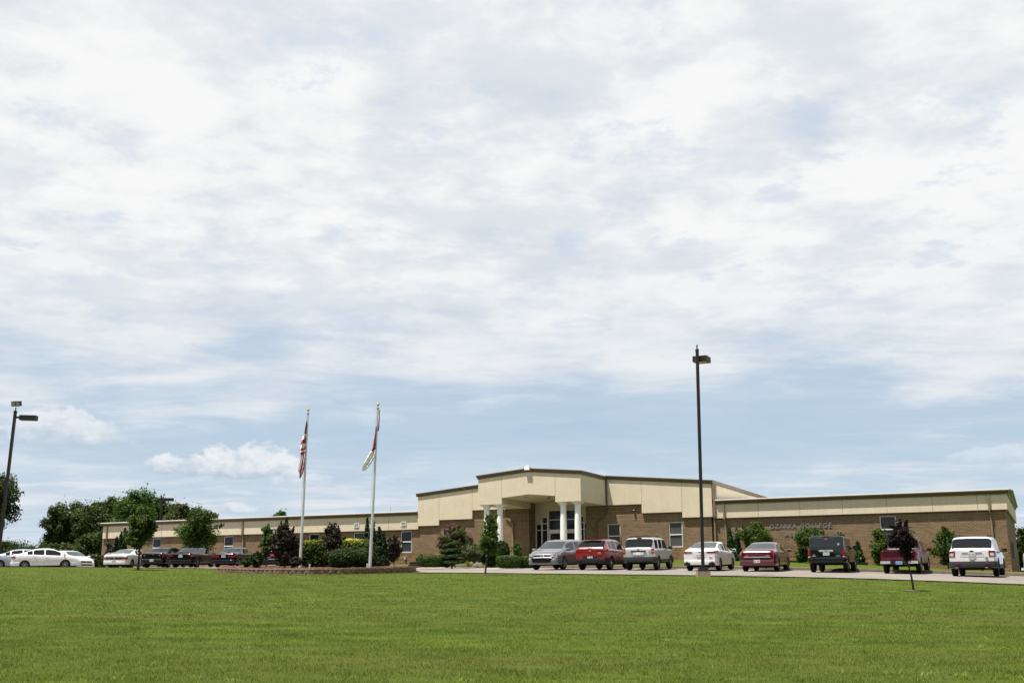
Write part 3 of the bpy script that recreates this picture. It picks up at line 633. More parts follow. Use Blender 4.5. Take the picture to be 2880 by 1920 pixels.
# raised lettering
def lettering(txt, s0, s1, z0, z1, u):
    cu = bpy.data.curves.new('t', 'FONT'); cu.body = txt; cu.size = 1; cu.extrude = .06; cu.space_character = 1.25; cu.offset = .012; cu.resolution_u = 3
    to = bpy.data.objects.new('t', cu); COL.objects.link(to); bpy.context.view_layer.update()
    me = bpy.data.meshes.new_from_object(to.evaluated_get(bpy.context.evaluated_depsgraph_get())); bpy.data.objects.remove(to)
    v = np.array([p.co[:] for p in me.vertices]); lo, hi = v.min(0), v.max(0)
    v2 = np.empty_like(v); v2[:, 0] = s0+(v[:, 0]-lo[0])/(hi[0]-lo[0])*(s1-s0); v2[:, 2] = z0+(v[:, 1]-lo[1])/(hi[1]-lo[1])*(z1-z0); v2[:, 1] = u-(v[:, 2]-lo[2])/(hi[2]-lo[2])*.035
    me.vertices.foreach_set('co', v2.astype(np.float32).ravel()); me.materials.clear(); me.materials.append(M_GREYL); me.update()
    o = bpy.data.objects.new('lettering', me); COL.objects.link(o); o.parent = BLD
lettering('OZARKA', -17.46, -15.635, 4.00, 4.32, UB-.002); lettering('COLLEGE', -15.40, -13.31, 4.00, 4.32, UB-.002)
lettering('ASH', -16.47, -15.62, 3.46, 3.72, UB-.002); lettering('FLAT', -15.30, -14.25, 3.46, 3.72, UB-.002)

# handrail of the entrance ramp
M_RAIL = mat('red_brown_rail', (.07, .022, .014), .6)
t = empty('handrail', su(-37.6, 74.6, 0), -ANG, 'dark red-brown handrail with upright bars beside the entrance ramp', 'handrail')
mb = MB()
for z in (3.0, 2.2): mb.tube([(-.9, 0, z), (1.9, 0, z)], .03, 6)
mb.tube([(0.4, -.4, 2.1), (1.9, -.4, 2.9)], .03, 6); mb.build('rail', M_RAIL, t)
mb = MB()
for i in range(20): mb.tube([(-.85+i*.14, 0, 1.6), (-.85+i*.14, 0, 3.0)], .012, 5)
mb.build('balusters', M_RAIL, t)

# ------------------------------------------------------------------ flower bed
M_BLOCK = brick_mat('retaining_block', (.165, .115, .072), (.115, .078, .05), (.05, .033, .022), .42, .15, None, 1.0, .018)
M_MULCH = mat('red_mulch', (.115, .045, .03), .95, var=(.055, .022, .016), var_scale=14., bump=1., bump_scale=60)
bed = empty('flower_bed', (BEDF[3].x, BEDF[3].y, 0), 0, 'raised mulch bed behind a low curving wall of rough tan blocks, round the flagpoles', 'flower bed')
def bz(p): return G(p.x, p.y)
TOP = .31
mb = MB(); fine = [poly_at(BEDF, i/60) for i in range(61)]
# each block a little out of line with the next
k = 0; rr = random.Random(3)
for row in range(2):
    d = row*.21; Ltot = sum((b-a).length for a, b in zip(fine, fine[1:]))
    while d < Ltot-.05:
        w_ = .40+rr.random()*.06; a = poly_at(BEDF, d/Ltot); b = poly_at(BEDF, min(1, (d+w_-.012)/Ltot)); n = Vector((-(b-a).y, (b-a).x, 0)).normalized()
        if n.y > 0: n = -n
        z0 = (bz(a)+bz(b))/2-.06+row*.155; z1 = z0+.148; o = .012*rr.random()+(-.02 if row else 0); m_ = (a+b)/2+n*(.035+rr.random()*.02+o)
        A = a+n*o; B = b+n*o; bk = -n*.25
        vs = [(A.x, A.y, z0), (m_.x, m_.y, z0+.0), (B.x, B.y, z0), (A.x, A.y, z1), (m_.x, m_.y, z1-.02), (B.x, B.y, z1), (A.x+bk.x, A.y+bk.y, z0), (B.x+bk.x, B.y+bk.y, z0), (A.x+bk.x, A.y+bk.y, z1), (B.x+bk.x, B.y+bk.y, z1)]
        mb.add(vs, [(0, 1, 4, 3), (1, 2, 5, 4), (3, 4, 5, 9, 8), (0, 3, 8, 6), (2, 7, 9, 5), (6, 8, 9, 7), (0, 6, 7, 2, 1)])
        d += w_
M_BLK = mat('rough_block', (.205, .145, .09), .95, var=(.10, .068, .043), var_scale=5., bump=1., bump_scale=18, vec='Object')
mb.v = [(x-bed.location.x, y-bed.location.y, z) for x, y, z in mb.v]; mb.build('block_wall', M_BLK, bed)
mb = MB(); capw = []
d = 0; fineL = Ltot
while d < Ltot-.05:
    a = poly_at(BEDF, d/Ltot); b = poly_at(BEDF, min(1, (d+.44)/Ltot)); n = Vector((-(b-a).y, (b-a).x, 0)).normalized()
    if n.y > 0: n = -n
    z0 = (bz(a)+bz(b))/2-.06+.305; A = a+n*.03; B = b+n*.03-(b-a)*.02; A2 = a-n*.24; B2 = b-n*.24-(b-a)*.02
    q = [(p.x-bed.location.x, p.y-bed.location.y, z) for z in (z0, z0+.06) for p in (A, B, B2, A2)]
    mb.add(q, [(3, 2, 1, 0), (4, 5, 6, 7), (0, 1, 5, 4), (1, 2, 6, 5), (2, 3, 7, 6), (3, 0, 4, 7)]); d += .45
mb.build('cap_stones', mat('cap_stone', (.27, .20, .13), .9, var=(.19, .14, .09), var_scale=4., bump=.5, bump_scale=30), bed)
V = []; nb_ = 40; bb = [poly_at(BEDB, i/nb_) for i in range(nb_+1)]; ff = [poly_at(BEDF, i/nb_) for i in range(nb_+1)]
mb = MB(); nw = 8
for a, b in zip(ff, bb):
    for j in range(nw+1):
        p = a.lerp(b, .02+.98*j/nw); mb.v.append((p.x-bed.location.x, p.y-bed.location.y, G(p.x, p.y)+.29+.03*math.sin(p.x*3)*math.sin(p.y*2.7)))
n = nw+1; mb.f = [(i*n+j, i*n+j+1, (i+1)*n+j+1, (i+1)*n+j) for i in range(nb_) for j in range(nw)]; mb.m = [0]*len(mb.f)
mb.build('mulch', M_MULCH, bed)
# mulch chips
mb = MB(); rr = random.Random(5)
for i in range(2600):
    t1, t2 = rr.random(), rr.random()**1.8*.6+.02; p = poly_at(BEDF, t1).lerp(poly_at(BEDB, t1), t2); z = G(p.x, p.y)+.30
    mb.obox((p.x-bed.location.x, p.y-bed.location.y, z), (.09+.08*rr.random(), .03, .02), rr.random()*6.3, (rr.random()-.5)*1.2, rr.randrange(2))
mb.build('mulch_chips', [mat('mulch_red', (.17, .06, .04), .9), mat('mulch_dark', (.075, .03, .022), .9)], bed)
bed_back = None
def bedz(X, Y): return G(X, Y)+.3
# ------------------------------------------------------------------ flagpoles and flags
M_POLE = mat('brushed_aluminium_pole', (.55, .57, .58), .4, metal=.35, var=(.5, .52, .53), var_scale=3.)
M_GOLD = mat('gold_ball', (.75, .48, .12), .25, metal=1.)
M_GREY = mat('galvanised', (.35, .36, .37), .45, metal=.6)
FP = []
for (px, pyt, Y, lb) in ((867, 1152, 60, 'silver flagpole carrying the striped flag, farther from the porch'), (1063.5, 1137, 57, 'silver flagpole carrying the red and white flag, nearer the porch')):
    top = at(px, pyt, Y); bx = at(px, pyt, Y).x-(.12 if px < 900 else .22); z0 = bedz(bx, Y); H = top.z-z0
    t = empty('flagpole', (bx, Y, z0), 0, lb, 'flagpole', 'flagpoles in the mulch bed'); lean = (top.x-bx)
    P = [(lean*k/8, 0, (H-.16)*k/8) for k in range(9)]
    mb = MB(); mb.tube(P, [.085-.042*(k/8) for k in range(9)], 14); mb.build('pole', M_POLE, t, True)
    mb = MB(); mb.lathe([(0, -.085), (.05, -.07), (.085, 0), (.05, .07), (0, .085)], (lean, 0, H), 14); mb.build('ball', M_GOLD, t, True)
    mb = MB(); mb.lathe([(.02, -.2), (.07, -.19), (.07, -.12), (.02, -.1), (.015, -.05)], (lean, 0, H-.05), 12); mb.build('truck', M_GREY, t, True)
    mb = MB(); mb.tube([(lean-.06, -.05, H-.18), (-.085, -.11, 1.5)], .006, 4); mb.tube([(.07, -.12, 1.2), (.075, -.13, 1.6)], .02, 6); mb.build('halyard', M_GREY, t)
    FP.append((bx, Y, z0, H, lean))
def flag(name, px_top, Y, rows, mats, colour, label, cat='flag'):
    """rows: (py, px_left, px_right) outline of the hanging cloth down its height; folds give it depth"""
    mb = MB(); nc = 12; R = []
    n = 46
    for i in range(n+1):
        t = i/n*(len(rows)-1); k = min(int(t), len(rows)-2); f = t-k; py = rows[k][0]*(1-f)+rows[k+1][0]*f; a = rows[k][1]*(1-f)+rows[k+1][1]*f; b = rows[k][2]*(1-f)+rows[k+1][2]*f
        for j in range(nc+1):
            w = j/nc; p = at(a+(b-a)*w, py, Y); fold = .07*math.sin(w*8.5+i*.11)+.03*math.sin(w*17+i*.3); R.append((p.x, p.y+fold-.05, p.z+.012*math.sin(w*9)))
    o = R[nc]; vs = [(x-o[0], y-o[1], z-o[2]) for x, y, z in R]; fs = []; ms = []
    for i in range(n):
        for j in range(nc): fs.append((i*(nc+1)+j, i*(nc+1)+j+1, (i+1)*(nc+1)+j+1, (i+1)*(nc+1)+j)); ms.append(colour(i/n, (j+.5)/nc))
    mb.v = vs; mb.f = fs; mb.m = ms; ob = mb.build(name, mats, None, True, 80); ob.location = o; tag(ob, label, cat); return ob
M_FR = mat('flag_red', (.34, .025, .04), .8); M_FW = mat('flag_white', (.75, .74, .75), .8); M_FB = mat('flag_blue', (.012, .016, .05), .8)
def us(t, w):
    if t < .19-.06*w: return 2
    if t < .56: return 0 if int((t*17.5+w*.7)) % 2 else 1
    return 0 if int(w*4.2+t*5) % 2 else 1
flag('flag', 867, 60, [(1184, 862, 863.5), (1200, 858.5, 863), (1215, 855.5, 862.5), (1240, 847.5, 861), (1262, 843, 860), (1270, 843.5, 859.5), (1285, 846.5, 858), (1310, 842.5, 856.5), (1326, 839.5, 854.5), (1333, 843, 852), (1345, 843, 846)], [M_FR, M_FW, M_FB], us, 'limp flag with red and white stripes and a dark blue corner')
def st(t, w):
    if t < .46: return 0 if t < .42 or w < .6 else 1
    return 0 if (abs((t-.46)*1.35-(1-w)*.55-.1) < .010) else 1
flag('flag', 1063, 57, [(1199, 1057.5, 1058.5), (1215, 1055, 1058.5), (1240, 1050.5, 1058), (1258, 1048, 1057), (1270, 1042, 1056), (1283, 1034, 1055.5), (1300, 1026, 1046), (1315, 1020, 1036), (1324, 1018.5, 1027)], [M_FR, M_FW], st, 'drooping flag, red above and white below, on the left of its pole')
flag('flag', 1063, 57, [(1153, 1066.6, 1068.8), (1175, 1066.2, 1068.6), (1200, 1064.4, 1067.2), (1212, 1063.6, 1065.6)], [M_FR, M_FB, M_FW], lambda t, w: 1 if w > .45 else 0, 'narrow furled flag of dark blue and red close to the top of its pole')
# ------------------------------------------------------------------ lamps
M_BRZ = mat('dark_bronze_paint', (.012, .011, .010), .5, spec=.3, var=(.016, .015, .013), var_scale=3.)
M_LENS = mat('lamp_lens', (.20, .17, .09), .3)
def lamp(px, Y, ztop, rz, label, base=True, flood=False, armdir=1, dx=0., tilt=0., box=(.62, .62, .27)):
    P = at(px, 1640, Y); bx = P.x+dx; z0 = G(bx, Y); H = ztop-z0
    t = empty('street_lamp', (bx, Y, z0), 0, label, 'street lamp', 'tall parking-lot lamps')
    mb = MB(); mb.box(-.065, .065, -.065, .065, .28, H); mb.box(-.075, .075, -.075, .075, H-.01, H+.05); mb.build('pole', M_BRZ, t)
    if base:
        mb = MB(); c = .28; mb.add([(-c, -c, -.15), (c, -c, -.15), (c, c, -.15), (-c, c, -.15), (-c*.95, -c*.95, .22), (c*.95, -c*.95, .22), (c*.95, c*.95, .22), (-c*.95, c*.95, .22)], [(0, 3, 2, 1), (4, 5, 6, 7), (0, 1, 5, 4), (1, 2, 6, 5), (2, 3, 7, 6), (3, 0, 4, 7)]); mb.build('concrete_base', mat('lamp_footing', (.27, .20, .13), .9, var=(.2, .15, .1), var_scale=6.), t)
        mb = MB(); c = .2; mb.add([(-c, -c, .222), (c, -c, .222), (c, c, .222), (-c, c, .222), (-c*.93, -c*.93, .42), (c*.93, -c*.93, .42), (c*.93, c*.93, .42), (-c*.93, c*.93, .42)], [(0, 3, 2, 1), (4, 5, 6, 7), (0, 1, 5, 4), (1, 2, 6, 5), (2, 3, 7, 6), (3, 0, 4, 7)]); mb.build('base_cover', M_BRZ, t)
    a, b, c = box
    M = Matrix.Rotation(rz, 4, 'Z'); off = M @ Vector((.30+a/2, 0, 0))
    zc = H-.18-c/2
    mb = MB(); mb.obox((off.x, off.y, zc), (a, b, c), rz); h = mb.build('lamp_head', M_BRZ, t)
    mb = MB(); mb.obox((off.x, off.y, zc-c/2-.004), (a-.08, b-.08, .01), rz); mb.build('lens', M_LENS, h)
    ar = M @ Vector((.16, 0, 0)); mb = MB(); mb.obox((ar.x, ar.y, zc+.02), (.3, .09, .1), rz); mb.build('arm', M_BRZ, t)
    mb = MB(); mb.tube([(0, 0, H+.04), (0, 0, H+.24)], .03, 8); mb.lathe([(.034, H+.2), (.034, H+.25), (0, H+.26)], (0, 0, 0), 8)
    mb.build('photocell', M_BRZ, t)
    if flood:
        mb = MB(); mb.obox((.02, -.03, H+.44), (.48, .22, .26), -.2, .3); fo = mb.build('floodlight', M_BRZ, t)
        for q in (-.11, .13):
            mb = MB(); mb.obox((q+.02, -.16-(-.02 if q < 0 else .02), H+.41), (.19, .02, .17), -.2, .3); mb.build('lens', mat('flood_glass', (.35, .35, .33), .2), fo)
    if tilt: t.rotation_euler = (0, tilt, 0)
    return t
lamp(1980, 48.6, 10.47, math.radians(62), 'tall dark lamp post on a concrete footing at the lawn edge near the white sedan', True, False, dx=-.02, tilt=.013, box=(.62, .66, .26))
lamp(-1, 58.5, 9.35, math.radians(3), 'tall dark lamp post with a small extra floodlight on top, left of the lawn', False, True, dx=-.22, tilt=.021, box=(.86, .4, .26))
lamp(438, 125, 10.3, math.radians(5), 'far lamp post rising behind the left wing roof among dark trees', False, False, box=(1.05, .5, .32))
#PART3
# ------------------------------------------------------------------ vehicles
def paint(name, c, metal=.0, rough=.32):
    return mat('paint_'+name, c, rough, metal=metal, coat=(1. if max(c) > .05 else .45), spec=(.5 if max(c) > .05 else .25), var=tuple(q*.88 for q in c), var_scale=2.5)
M_CGL = mat('car_glass', (.008, .010, .011), .03, spec=.5); M_CGL2 = mat('car_glass_pale', (.03, .042, .044), .03, spec=.7)
M_TYRE = mat('tyre_rubber', (.014, .013, .012), .85, spec=.2); M_RIM = mat('alloy_rim', (.42, .42, .44), .3, metal=.7); M_RIMD = mat('rim_dark', (.03, .03, .03), .5)
M_BLK = mat('black_plastic', (.010, .010, .011), .6, spec=.25); M_CHR = mat('chrome', (.75, .76, .78), .38, metal=1.)
M_TRED = mat('tail_lamp_red', (.20, .006, .009), .18, coat=1.); M_TWH = mat('lamp_clear', (.45, .46, .48), .12, coat=1.); M_AMB = mat('lamp_amber', (.5, .13, .02), .2, coat=1.)
M_PLT = mat('plate_white', (.48, .50, .49), .5); M_PLD = mat('plate_marks', (.07, .11, .13), .6); M_PLB = mat('plate_blue', (.16, .32, .55), .5); M_UND = mat('underbody_dark', (.008, .008, .008), .9, spec=.1)
def lerp_tab(T, x):
    if x <= T[0][0]: return T[0][1]
    for (a, b), (c, d) in zip(T, T[1:]):
        if x <= c:
            f = (x-a)/max(c-a, 1e-6); return b+(d-b)*f
    return T[-1][1]
def smooth_tab(T, x, h=.07): return (lerp_tab(T, x-h)+2*lerp_tab(T, x)+lerp_tab(T, x+h))/4
SHAPES = {
 'sedan': dict(L=4.9, W=1.84, top=[(0, .93), (.03, 1.0), (.12, 1.055), (1.0, 1.10), (1.75, 1.40), (2.15, 1.455), (2.75, 1.46), (3.1, 1.41), (3.95, 1.0), (4.5, .86), (4.8, .72), (4.9, .58)],
      belt=[(0, .86), (.1, .97), (1.0, 1.0), (2.4, .95), (3.9, .90), (4.5, .78), (4.9, .52)], zb=.26, wr=.36, arch=.37, wx=(.98, 3.82), rw=(1.06, 1.84), ww=(3.14, 3.88), sw=((1.32, 1.62), (1.68, 2.42), (2.50, 3.50)), roofw=.60),
 'coupe': dict(L=5.0, W=1.85, top=[(0, .90), (.03, .96), (.14, 1.02), (.9, 1.04), (1.9, 1.36), (2.3, 1.40), (2.75, 1.40), (3.1, 1.35), (4.0, .96), (4.6, .82), (4.9, .66), (5.0, .52)],
      belt=[(0, .82), (.14, .93), (1.0, .97), (2.4, .92), (3.9, .87), (4.6, .74), (5.0, .48)], zb=.24, wr=.34, arch=.36, wx=(1.08, 3.88), rw=(.95, 1.95), ww=(3.14, 3.92), sw=((1.75, 2.15), (2.22, 3.50)), roofw=.58),
 'notch': dict(L=5.0, W=1.88, top=[(0, .98), (.03, 1.06), (.12, 1.09), (.85, 1.12), (1.55, 1.44), (1.95, 1.48), (2.8, 1.48), (3.1, 1.44), (3.8, 1.06), (4.5, .98), (4.9, .84), (5.0, .62)],
      belt=[(0, .93), (.1, 1.02), (1.0, 1.05), (2.4, 1.02), (3.8, .99), (4.5, .90), (5.0, .56)], zb=.27, wr=.36, arch=.38, wx=(1.0, 4.0), rw=(.92, 1.56), ww=(3.14, 3.74), sw=((1.38, 1.62), (1.68, 2.42), (2.50, 3.50)), roofw=.64),
 'compact': dict(L=4.55, W=1.78, top=[(0, .97), (.03, 1.04), (.12, 1.09), (.55, 1.13), (1.45, 1.44), (1.85, 1.475), (2.4, 1.48), (2.75, 1.42), (3.65, 1.02), (4.2, .88), (4.45, .72), (4.55, .56)],
      belt=[(0, .90), (.1, .99), (1.0, 1.03), (2.4, .95), (3.6, .90), (4.2, .78), (4.55, .50)], zb=.26, wr=.335, arch=.355, wx=(.88, 3.53), rw=(.62, 1.52), ww=(2.80, 3.60), sw=((1.02, 1.36), (1.42, 2.12), (2.20, 3.20)), roofw=.60),
 'crossover': dict(L=4.45, W=1.86, top=[(0, 1.10), (.05, 1.2), (.42, 1.56), (.62, 1.615), (1.6, 1.64), (2.3, 1.62), (2.7, 1.54), (3.45, 1.10), (4.1, .97), (4.38, .80), (4.45, .6)],
      belt=[(0, 1.06), (.1, 1.10), (1.0, 1.08), (2.4, 1.0), (3.5, .97), (4.1, .87), (4.45, .55)], zb=.32, wr=.365, arch=.40, wx=(.85, 3.48), rw=(.07, .50), ww=(2.76, 3.40), sw=((.66, 1.02), (1.10, 1.82), (1.92, 2.95)), roofw=.66),
 'crossover_front': dict(L=4.68, W=1.87, top=[(0, 1.08), (.05, 1.2), (.55, 1.56), (.85, 1.62), (1.8, 1.645), (2.4, 1.62), (2.75, 1.55), (3.62, 1.10), (4.3, .97), (4.55, .84), (4.68, .62)],
      belt=[(0, 1.02), (.1, 1.08), (1.0, 1.10), (2.4, 1.0), (3.6, .97), (4.3, .86), (4.68, .56)], zb=.30, wr=.37, arch=.40, wx=(.9, 3.65), rw=(.07, .6), ww=(2.8, 3.56), sw=((.80, 1.15), (1.22, 1.95), (2.05, 3.15)), roofw=.62),
 'boxy': dict(L=4.44, W=1.80, top=[(0, 1.08), (.03, 1.16), (.26, 1.66), (.4, 1.705), (1.4, 1.73), (2.2, 1.71), (2.55, 1.62), (3.15, 1.16), (4.1, 1.05), (4.38, .94), (4.44, .7)],
      belt=[(0, 1.04), (.1, 1.10), (2.4, 1.08), (3.2, 1.05), (4.1, .95), (4.44, .62)], zb=.40, wr=.365, arch=.41, wx=(.82, 3.44), rw=(.045, .27), ww=(2.62, 3.10), sw=((.36, .98), (1.14, 1.78), (1.90, 2.80)), roofw=.74),
 'offroader': dict(L=4.55, W=1.86, top=[(0, 1.10), (.02, 1.2), (.20, 1.70), (.34, 1.77), (1.4, 1.79), (2.25, 1.77), (2.5, 1.70), (3.0, 1.20), (4.2, 1.12), (4.5, 1.02), (4.55, .75)],
      belt=[(0, 1.08), (.1, 1.15), (2.4, 1.12), (3.1, 1.12), (4.2, 1.03), (4.55, .68)], zb=.44, wr=.40, arch=.45, wx=(.9, 3.66), rw=(.035, .20), ww=(2.56, 2.96), sw=((.34, .9), (1.1, 1.72), (1.84, 2.7)), roofw=.80),
 'large_suv': dict(L=5.0, W=2.0, top=[(0, 1.13), (.04, 1.22), (.46, 1.68), (.62, 1.745), (1.8, 1.78), (2.5, 1.76), (2.9, 1.68), (3.7, 1.18), (4.6, 1.05), (4.9, .92), (5.0, .65)],
      belt=[(0, 1.10), (.1, 1.15), (2.4, 1.10), (3.7, 1.06), (4.6, .95), (5.0, .6)], zb=.36, wr=.39, arch=.43, wx=(.95, 3.81), rw=(.06, .46), ww=(2.96, 3.64), sw=((.60, 1.16), (1.26, 2.02), (2.12, 3.15)), roofw=.70),
 'van': dict(L=4.9, W=1.92, top=[(0, 1.05), (.04, 1.15), (.50, 1.64), (.66, 1.72), (2.2, 1.75), (2.9, 1.70), (3.3, 1.6), (4.1, 1.08), (4.6, .95), (4.9, .6)],
      belt=[(0, 1.0), (.1, 1.06), (2.4, 1.02), (3.9, .98), (4.5, .85), (4.9, .55)], zb=.28, wr=.35, arch=.38, wx=(.95, 3.95), rw=(.06, .50), ww=(3.36, 4.05), sw=((.60, 1.5), (1.6, 2.5), (2.6, 3.6)), roofw=.72),
 'pickup': dict(L=5.25, W=1.78, top=[(0, 1.08), (.02, 1.12), (1.78, 1.13), (1.80, 1.14), (1.98, 1.60), (2.15, 1.70), (3.1, 1.72), (3.4, 1.66), (4.0, 1.18), (4.9, 1.06), (5.2, .92), (5.25, .65)],
      belt=[(0, 1.05), (1.8, 1.07), (3.9, 1.05), (4.9, .95), (5.25, .62)], zb=.46, wr=.38, arch=.43, wx=(1.1, 4.3), rw=(1.82, 1.99), ww=(3.46, 3.94), sw=((2.12, 2.62), (2.70, 3.66)), roofw=.68),
}
for k_ in SHAPES.values():
    k_['tail'] = [(0, .10), (.05, .055), (.14, .025), (.35, 0)]; k_['nose'] = [(0, .24), (.08, .13), (.25, .055), (.7, 0)]
def car(kind, px, Y, heading, label, body, tint=M_CGL, rim=M_RIM, tail='none', extras=(), cat='car', group='cars parked facing the building', front=False, dz=0., scale=1.0, plate=M_PLT, lower=None):
    sp = SHAPES[kind]; L, Wd = sp['L'], sp['W']; P = at(px, 1600, Y); th = math.radians(heading); fw = Vector((math.sin(th), math.cos(th), 0))
    # the near end of the car stands at (px, Y)
    near_pt = Vector((P.x, Y, 0)); org = near_pt if not front else near_pt-fw*L
    zA = G(*(org+fw*sp['wx'][0])[:2]); zB = G(*(org+fw*sp['wx'][1])[:2]); pitch = math.atan2(zB-zA, sp['wx'][1]-sp['wx'][0])
    root = empty({'pickup': 'pickup_truck'}.get(kind, 'parked_car'), (org.x, org.y, zA-math.tan(pitch)*sp['wx'][0]+.045+dz), 0, label, cat, group)
    root.rotation_euler = (Matrix.Rotation(PI/2-th, 4, 'Z') @ Matrix.Rotation(-pitch, 4, 'Y')).to_euler()
    wx = sp['wx']; wr = sp['wr']; ar = sp['arch']; zb0 = sp['zb']
    xs_ = set(np.round(np.arange(0, L+.001, .07), 3).tolist()) | {0., .012, .03, L-.03, L-.012, L}
    for c in wx: xs_ |= {round(c+ar*math.cos(a), 3) for a in np.linspace(.001, PI-.001, 17)}
    for seg in (sp['rw'], sp['ww'], *sp['sw']): xs_ |= set(seg)
    xs_ = sorted(xs_); xs_ = [x for i, x in enumerate(xs_) if i == 0 or x-xs_[i-1] > .004]; xs_[-1] = L
    def hw(x): return Wd/2-lerp_tab(sp['tail'], x)-lerp_tab(sp['nose'], L-x)
    rings = []; HB = []
    for x in xs_:
        w = hw(x); zt = smooth_tab(sp['top'], x, .05); zs = min(smooth_tab(sp['belt'], x, .05), zt-.03); zb = zb0
        if x < .2: zb += .10*(1-x/.2)
        if x > L-.3: zb += .06*(x-L+.3)/.3
        aw = 0
        for c in wx:
            d = abs(x-c)
            if d < ar: aw = wr*.98+math.sqrt(max(ar*ar-d*d, 0))-.02
        zbo = max(zb, aw); h = zt-zs; f = min(1, max(0, (h-.04)/.42)); f = f*f*(3-2*f)
        wt = w*.84*(1-f)+w*sp['roofw']/ .72*.86*f if False else w*(.84*(1-f)+(.60+.28*(sp['roofw']-.5)/.3)*1.02*f)
        r = [(0, zb+.02), (.72*w, zb), (.93*w, max(zb+.0, zbo)), (.985*w, max(zb+.05, zbo+.004)), (1.0*w, max(zb+.34*(zs-zb), zbo+.02)), (1.0*w, max(zb+.68*(zs-zb), zbo+.04)), (.982*w, zs-.05), (.955*w, zs)]
        b0 = .935*w
        r += [(b0+(wt-b0)*.06, zs+.06*h), (b0+(wt-b0)*.80, zs+.80*h), (wt*.95, zs+.93*h), (wt*.80, zs+.985*h), (wt*.4, zt), (0, zt+.008)]
        rings.append(r); HB.append((h, zs, zt, w))
    nR = len(rings[0]); full = 2*nR-2
    V = []
    for x, r in zip(xs_, rings):
        for y, z in r: V.append((x, -y, z))
        for y, z in reversed(r[1:-1]): V.append((x, y, z))
    body_f = []; rearw = []; windw = []; sides = {}
    def inr(x0, x1, seg): return x0 >= seg[0]-1e-4 and x1 <= seg[1]+1e-4
    for i in range(len(xs_)-1):
        x0, x1 = xs_[i], xs_[i+1]
        for j in range(full):
            q = (i*full+j, (i+1)*full+j, (i+1)*full+(j+1) % full, i*full+(j+1) % full)
            jj = j if j < nR-1 else full-1-j
            h = min(HB[i][0], HB[i+1][0])
            if jj == 8 and h > .10 and any(inr(x0, x1, s_) for s_ in sp['sw']):
                k = [k for k, s_ in enumerate(sp['sw']) if inr(x0, x1, s_)][0]; sides.setdefault((k, j < nR-1), []).append(q)
            elif jj >= (9 if kind in ('large_suv', 'offroader', 'boxy', 'crossover', 'van') else 10) and inr(x0, x1, sp['rw']): rearw.append(q)
            elif jj >= 10 and inr(x0, x1, sp['ww']): windw.append(q)
            else: body_f.append(q)
    body_f += [tuple(range(full-1, -1, -1))[::-1], tuple(range((len(xs_)-1)*full, len(xs_)*full))[::-1]]
    def piece(name, faces, m, parent=root):
        used = sorted({i for f in faces for i in f}); mp = {a: b for b, a in enumerate(used)}
        mb = MB(); mb.add([V[i] for i in used], [tuple(mp[i] for i in f) for f in faces]); return mb.build(name, m, parent, True, 32)
    bo = piece('body', body_f, body)
    if rearw: piece('rear_window', rearw, tint)
    if windw: piece('windshield', windw, M_CGL2 if front else tint)
    for q in sides.values(): piece('side_window', q, tint)
    mb = MB(); mb.box(.12, L-.25, -Wd*.36, Wd*.36, zb0-.08, zb0+.25)
    for c in wx: mb.box(c-ar*.96, c+ar*.96, -Wd*.42, Wd*.42, zb0+.05, wr+ar-.04)
    mb.tube([(.5, -.35, zb0-.09), (.05, -.35, zb0-.05)], .035, 8); mb.box(wx[0]-.05, wx[0]+.05, -Wd*.4, Wd*.4, wr-.06, wr+.04)
    mb.build('underbody', M_UND, root)
    # wheels
    for c in wx:
        for sgn in (-1, 1):
            y = sgn*(Wd/2-.13); mb = MB(); mb.lathe([(wr*.62, -.11), (wr*.9, -.115), (wr*.985, -.09), (wr, -.05), (wr, .05), (wr*.985, .09), (wr*.9, .115), (wr*.62, .11)], (c, y, wr), 30, 'y'); wh = mb.build('wheel', M_TYRE, root, True)
            mb = MB(); yo = y+sgn*.085; R = wr*.64
            mb.lathe([(R, -.01), (R, .03), (R*.93, .03), (R*.9, -.0)], (c, yo, wr), 30, 'y')
            mb.lathe([(0, .012 if sgn > 0 else -.012), (R*.22, .012 if sgn > 0 else -.012), (R*.24, -.0)], (c, yo+sgn*.012, wr), 12, 'y')
            for k in range(7):
                a = 2*PI*k/7+.3; cx, cz = math.cos(a), math.sin(a); tx, tz = -cz*R*.085, cx*R*.085; o = yo+sgn*.008
                pts = [(c+cx*R*.15-tx, o, wr+cz*R*.15-tz), (c+cx*R*.15+tx, o, wr+cz*R*.15+tz), (c+cx*R*.94+tx*1.5, o, wr+cz*R*.94+tz*1.5), (c+cx*R*.94-tx*1.5, o, wr+cz*R*.94-tz*1.5)]
                mb.add(pts+[(p[0], p[1]-sgn*.03, p[2]) for p in pts], [(0, 1, 2, 3), (3, 2, 1, 0), (0, 4, 5, 1), (2, 6, 7, 3), (1, 5, 6, 2), (3, 7, 4, 0)])
            mb.build('rim', rim, wh); mb = MB(); mb.lathe([(0, 0), (R*.93, 0)], (c, yo-sgn*.03, wr), 24, 'y'); mb.lathe([(R*.93, 0), (0, 0)], (c, yo-sgn*.031, wr), 24, 'y'); mb.build('brake_disc', M_RIMD, wh)
    # things that wrap round a corner: lights, bumpers
    def yside(x, z):
        w = hw(x); zs = smooth_tab(sp['belt'], x, .05); return w*(1.0 if z < zs-.1 else .972)
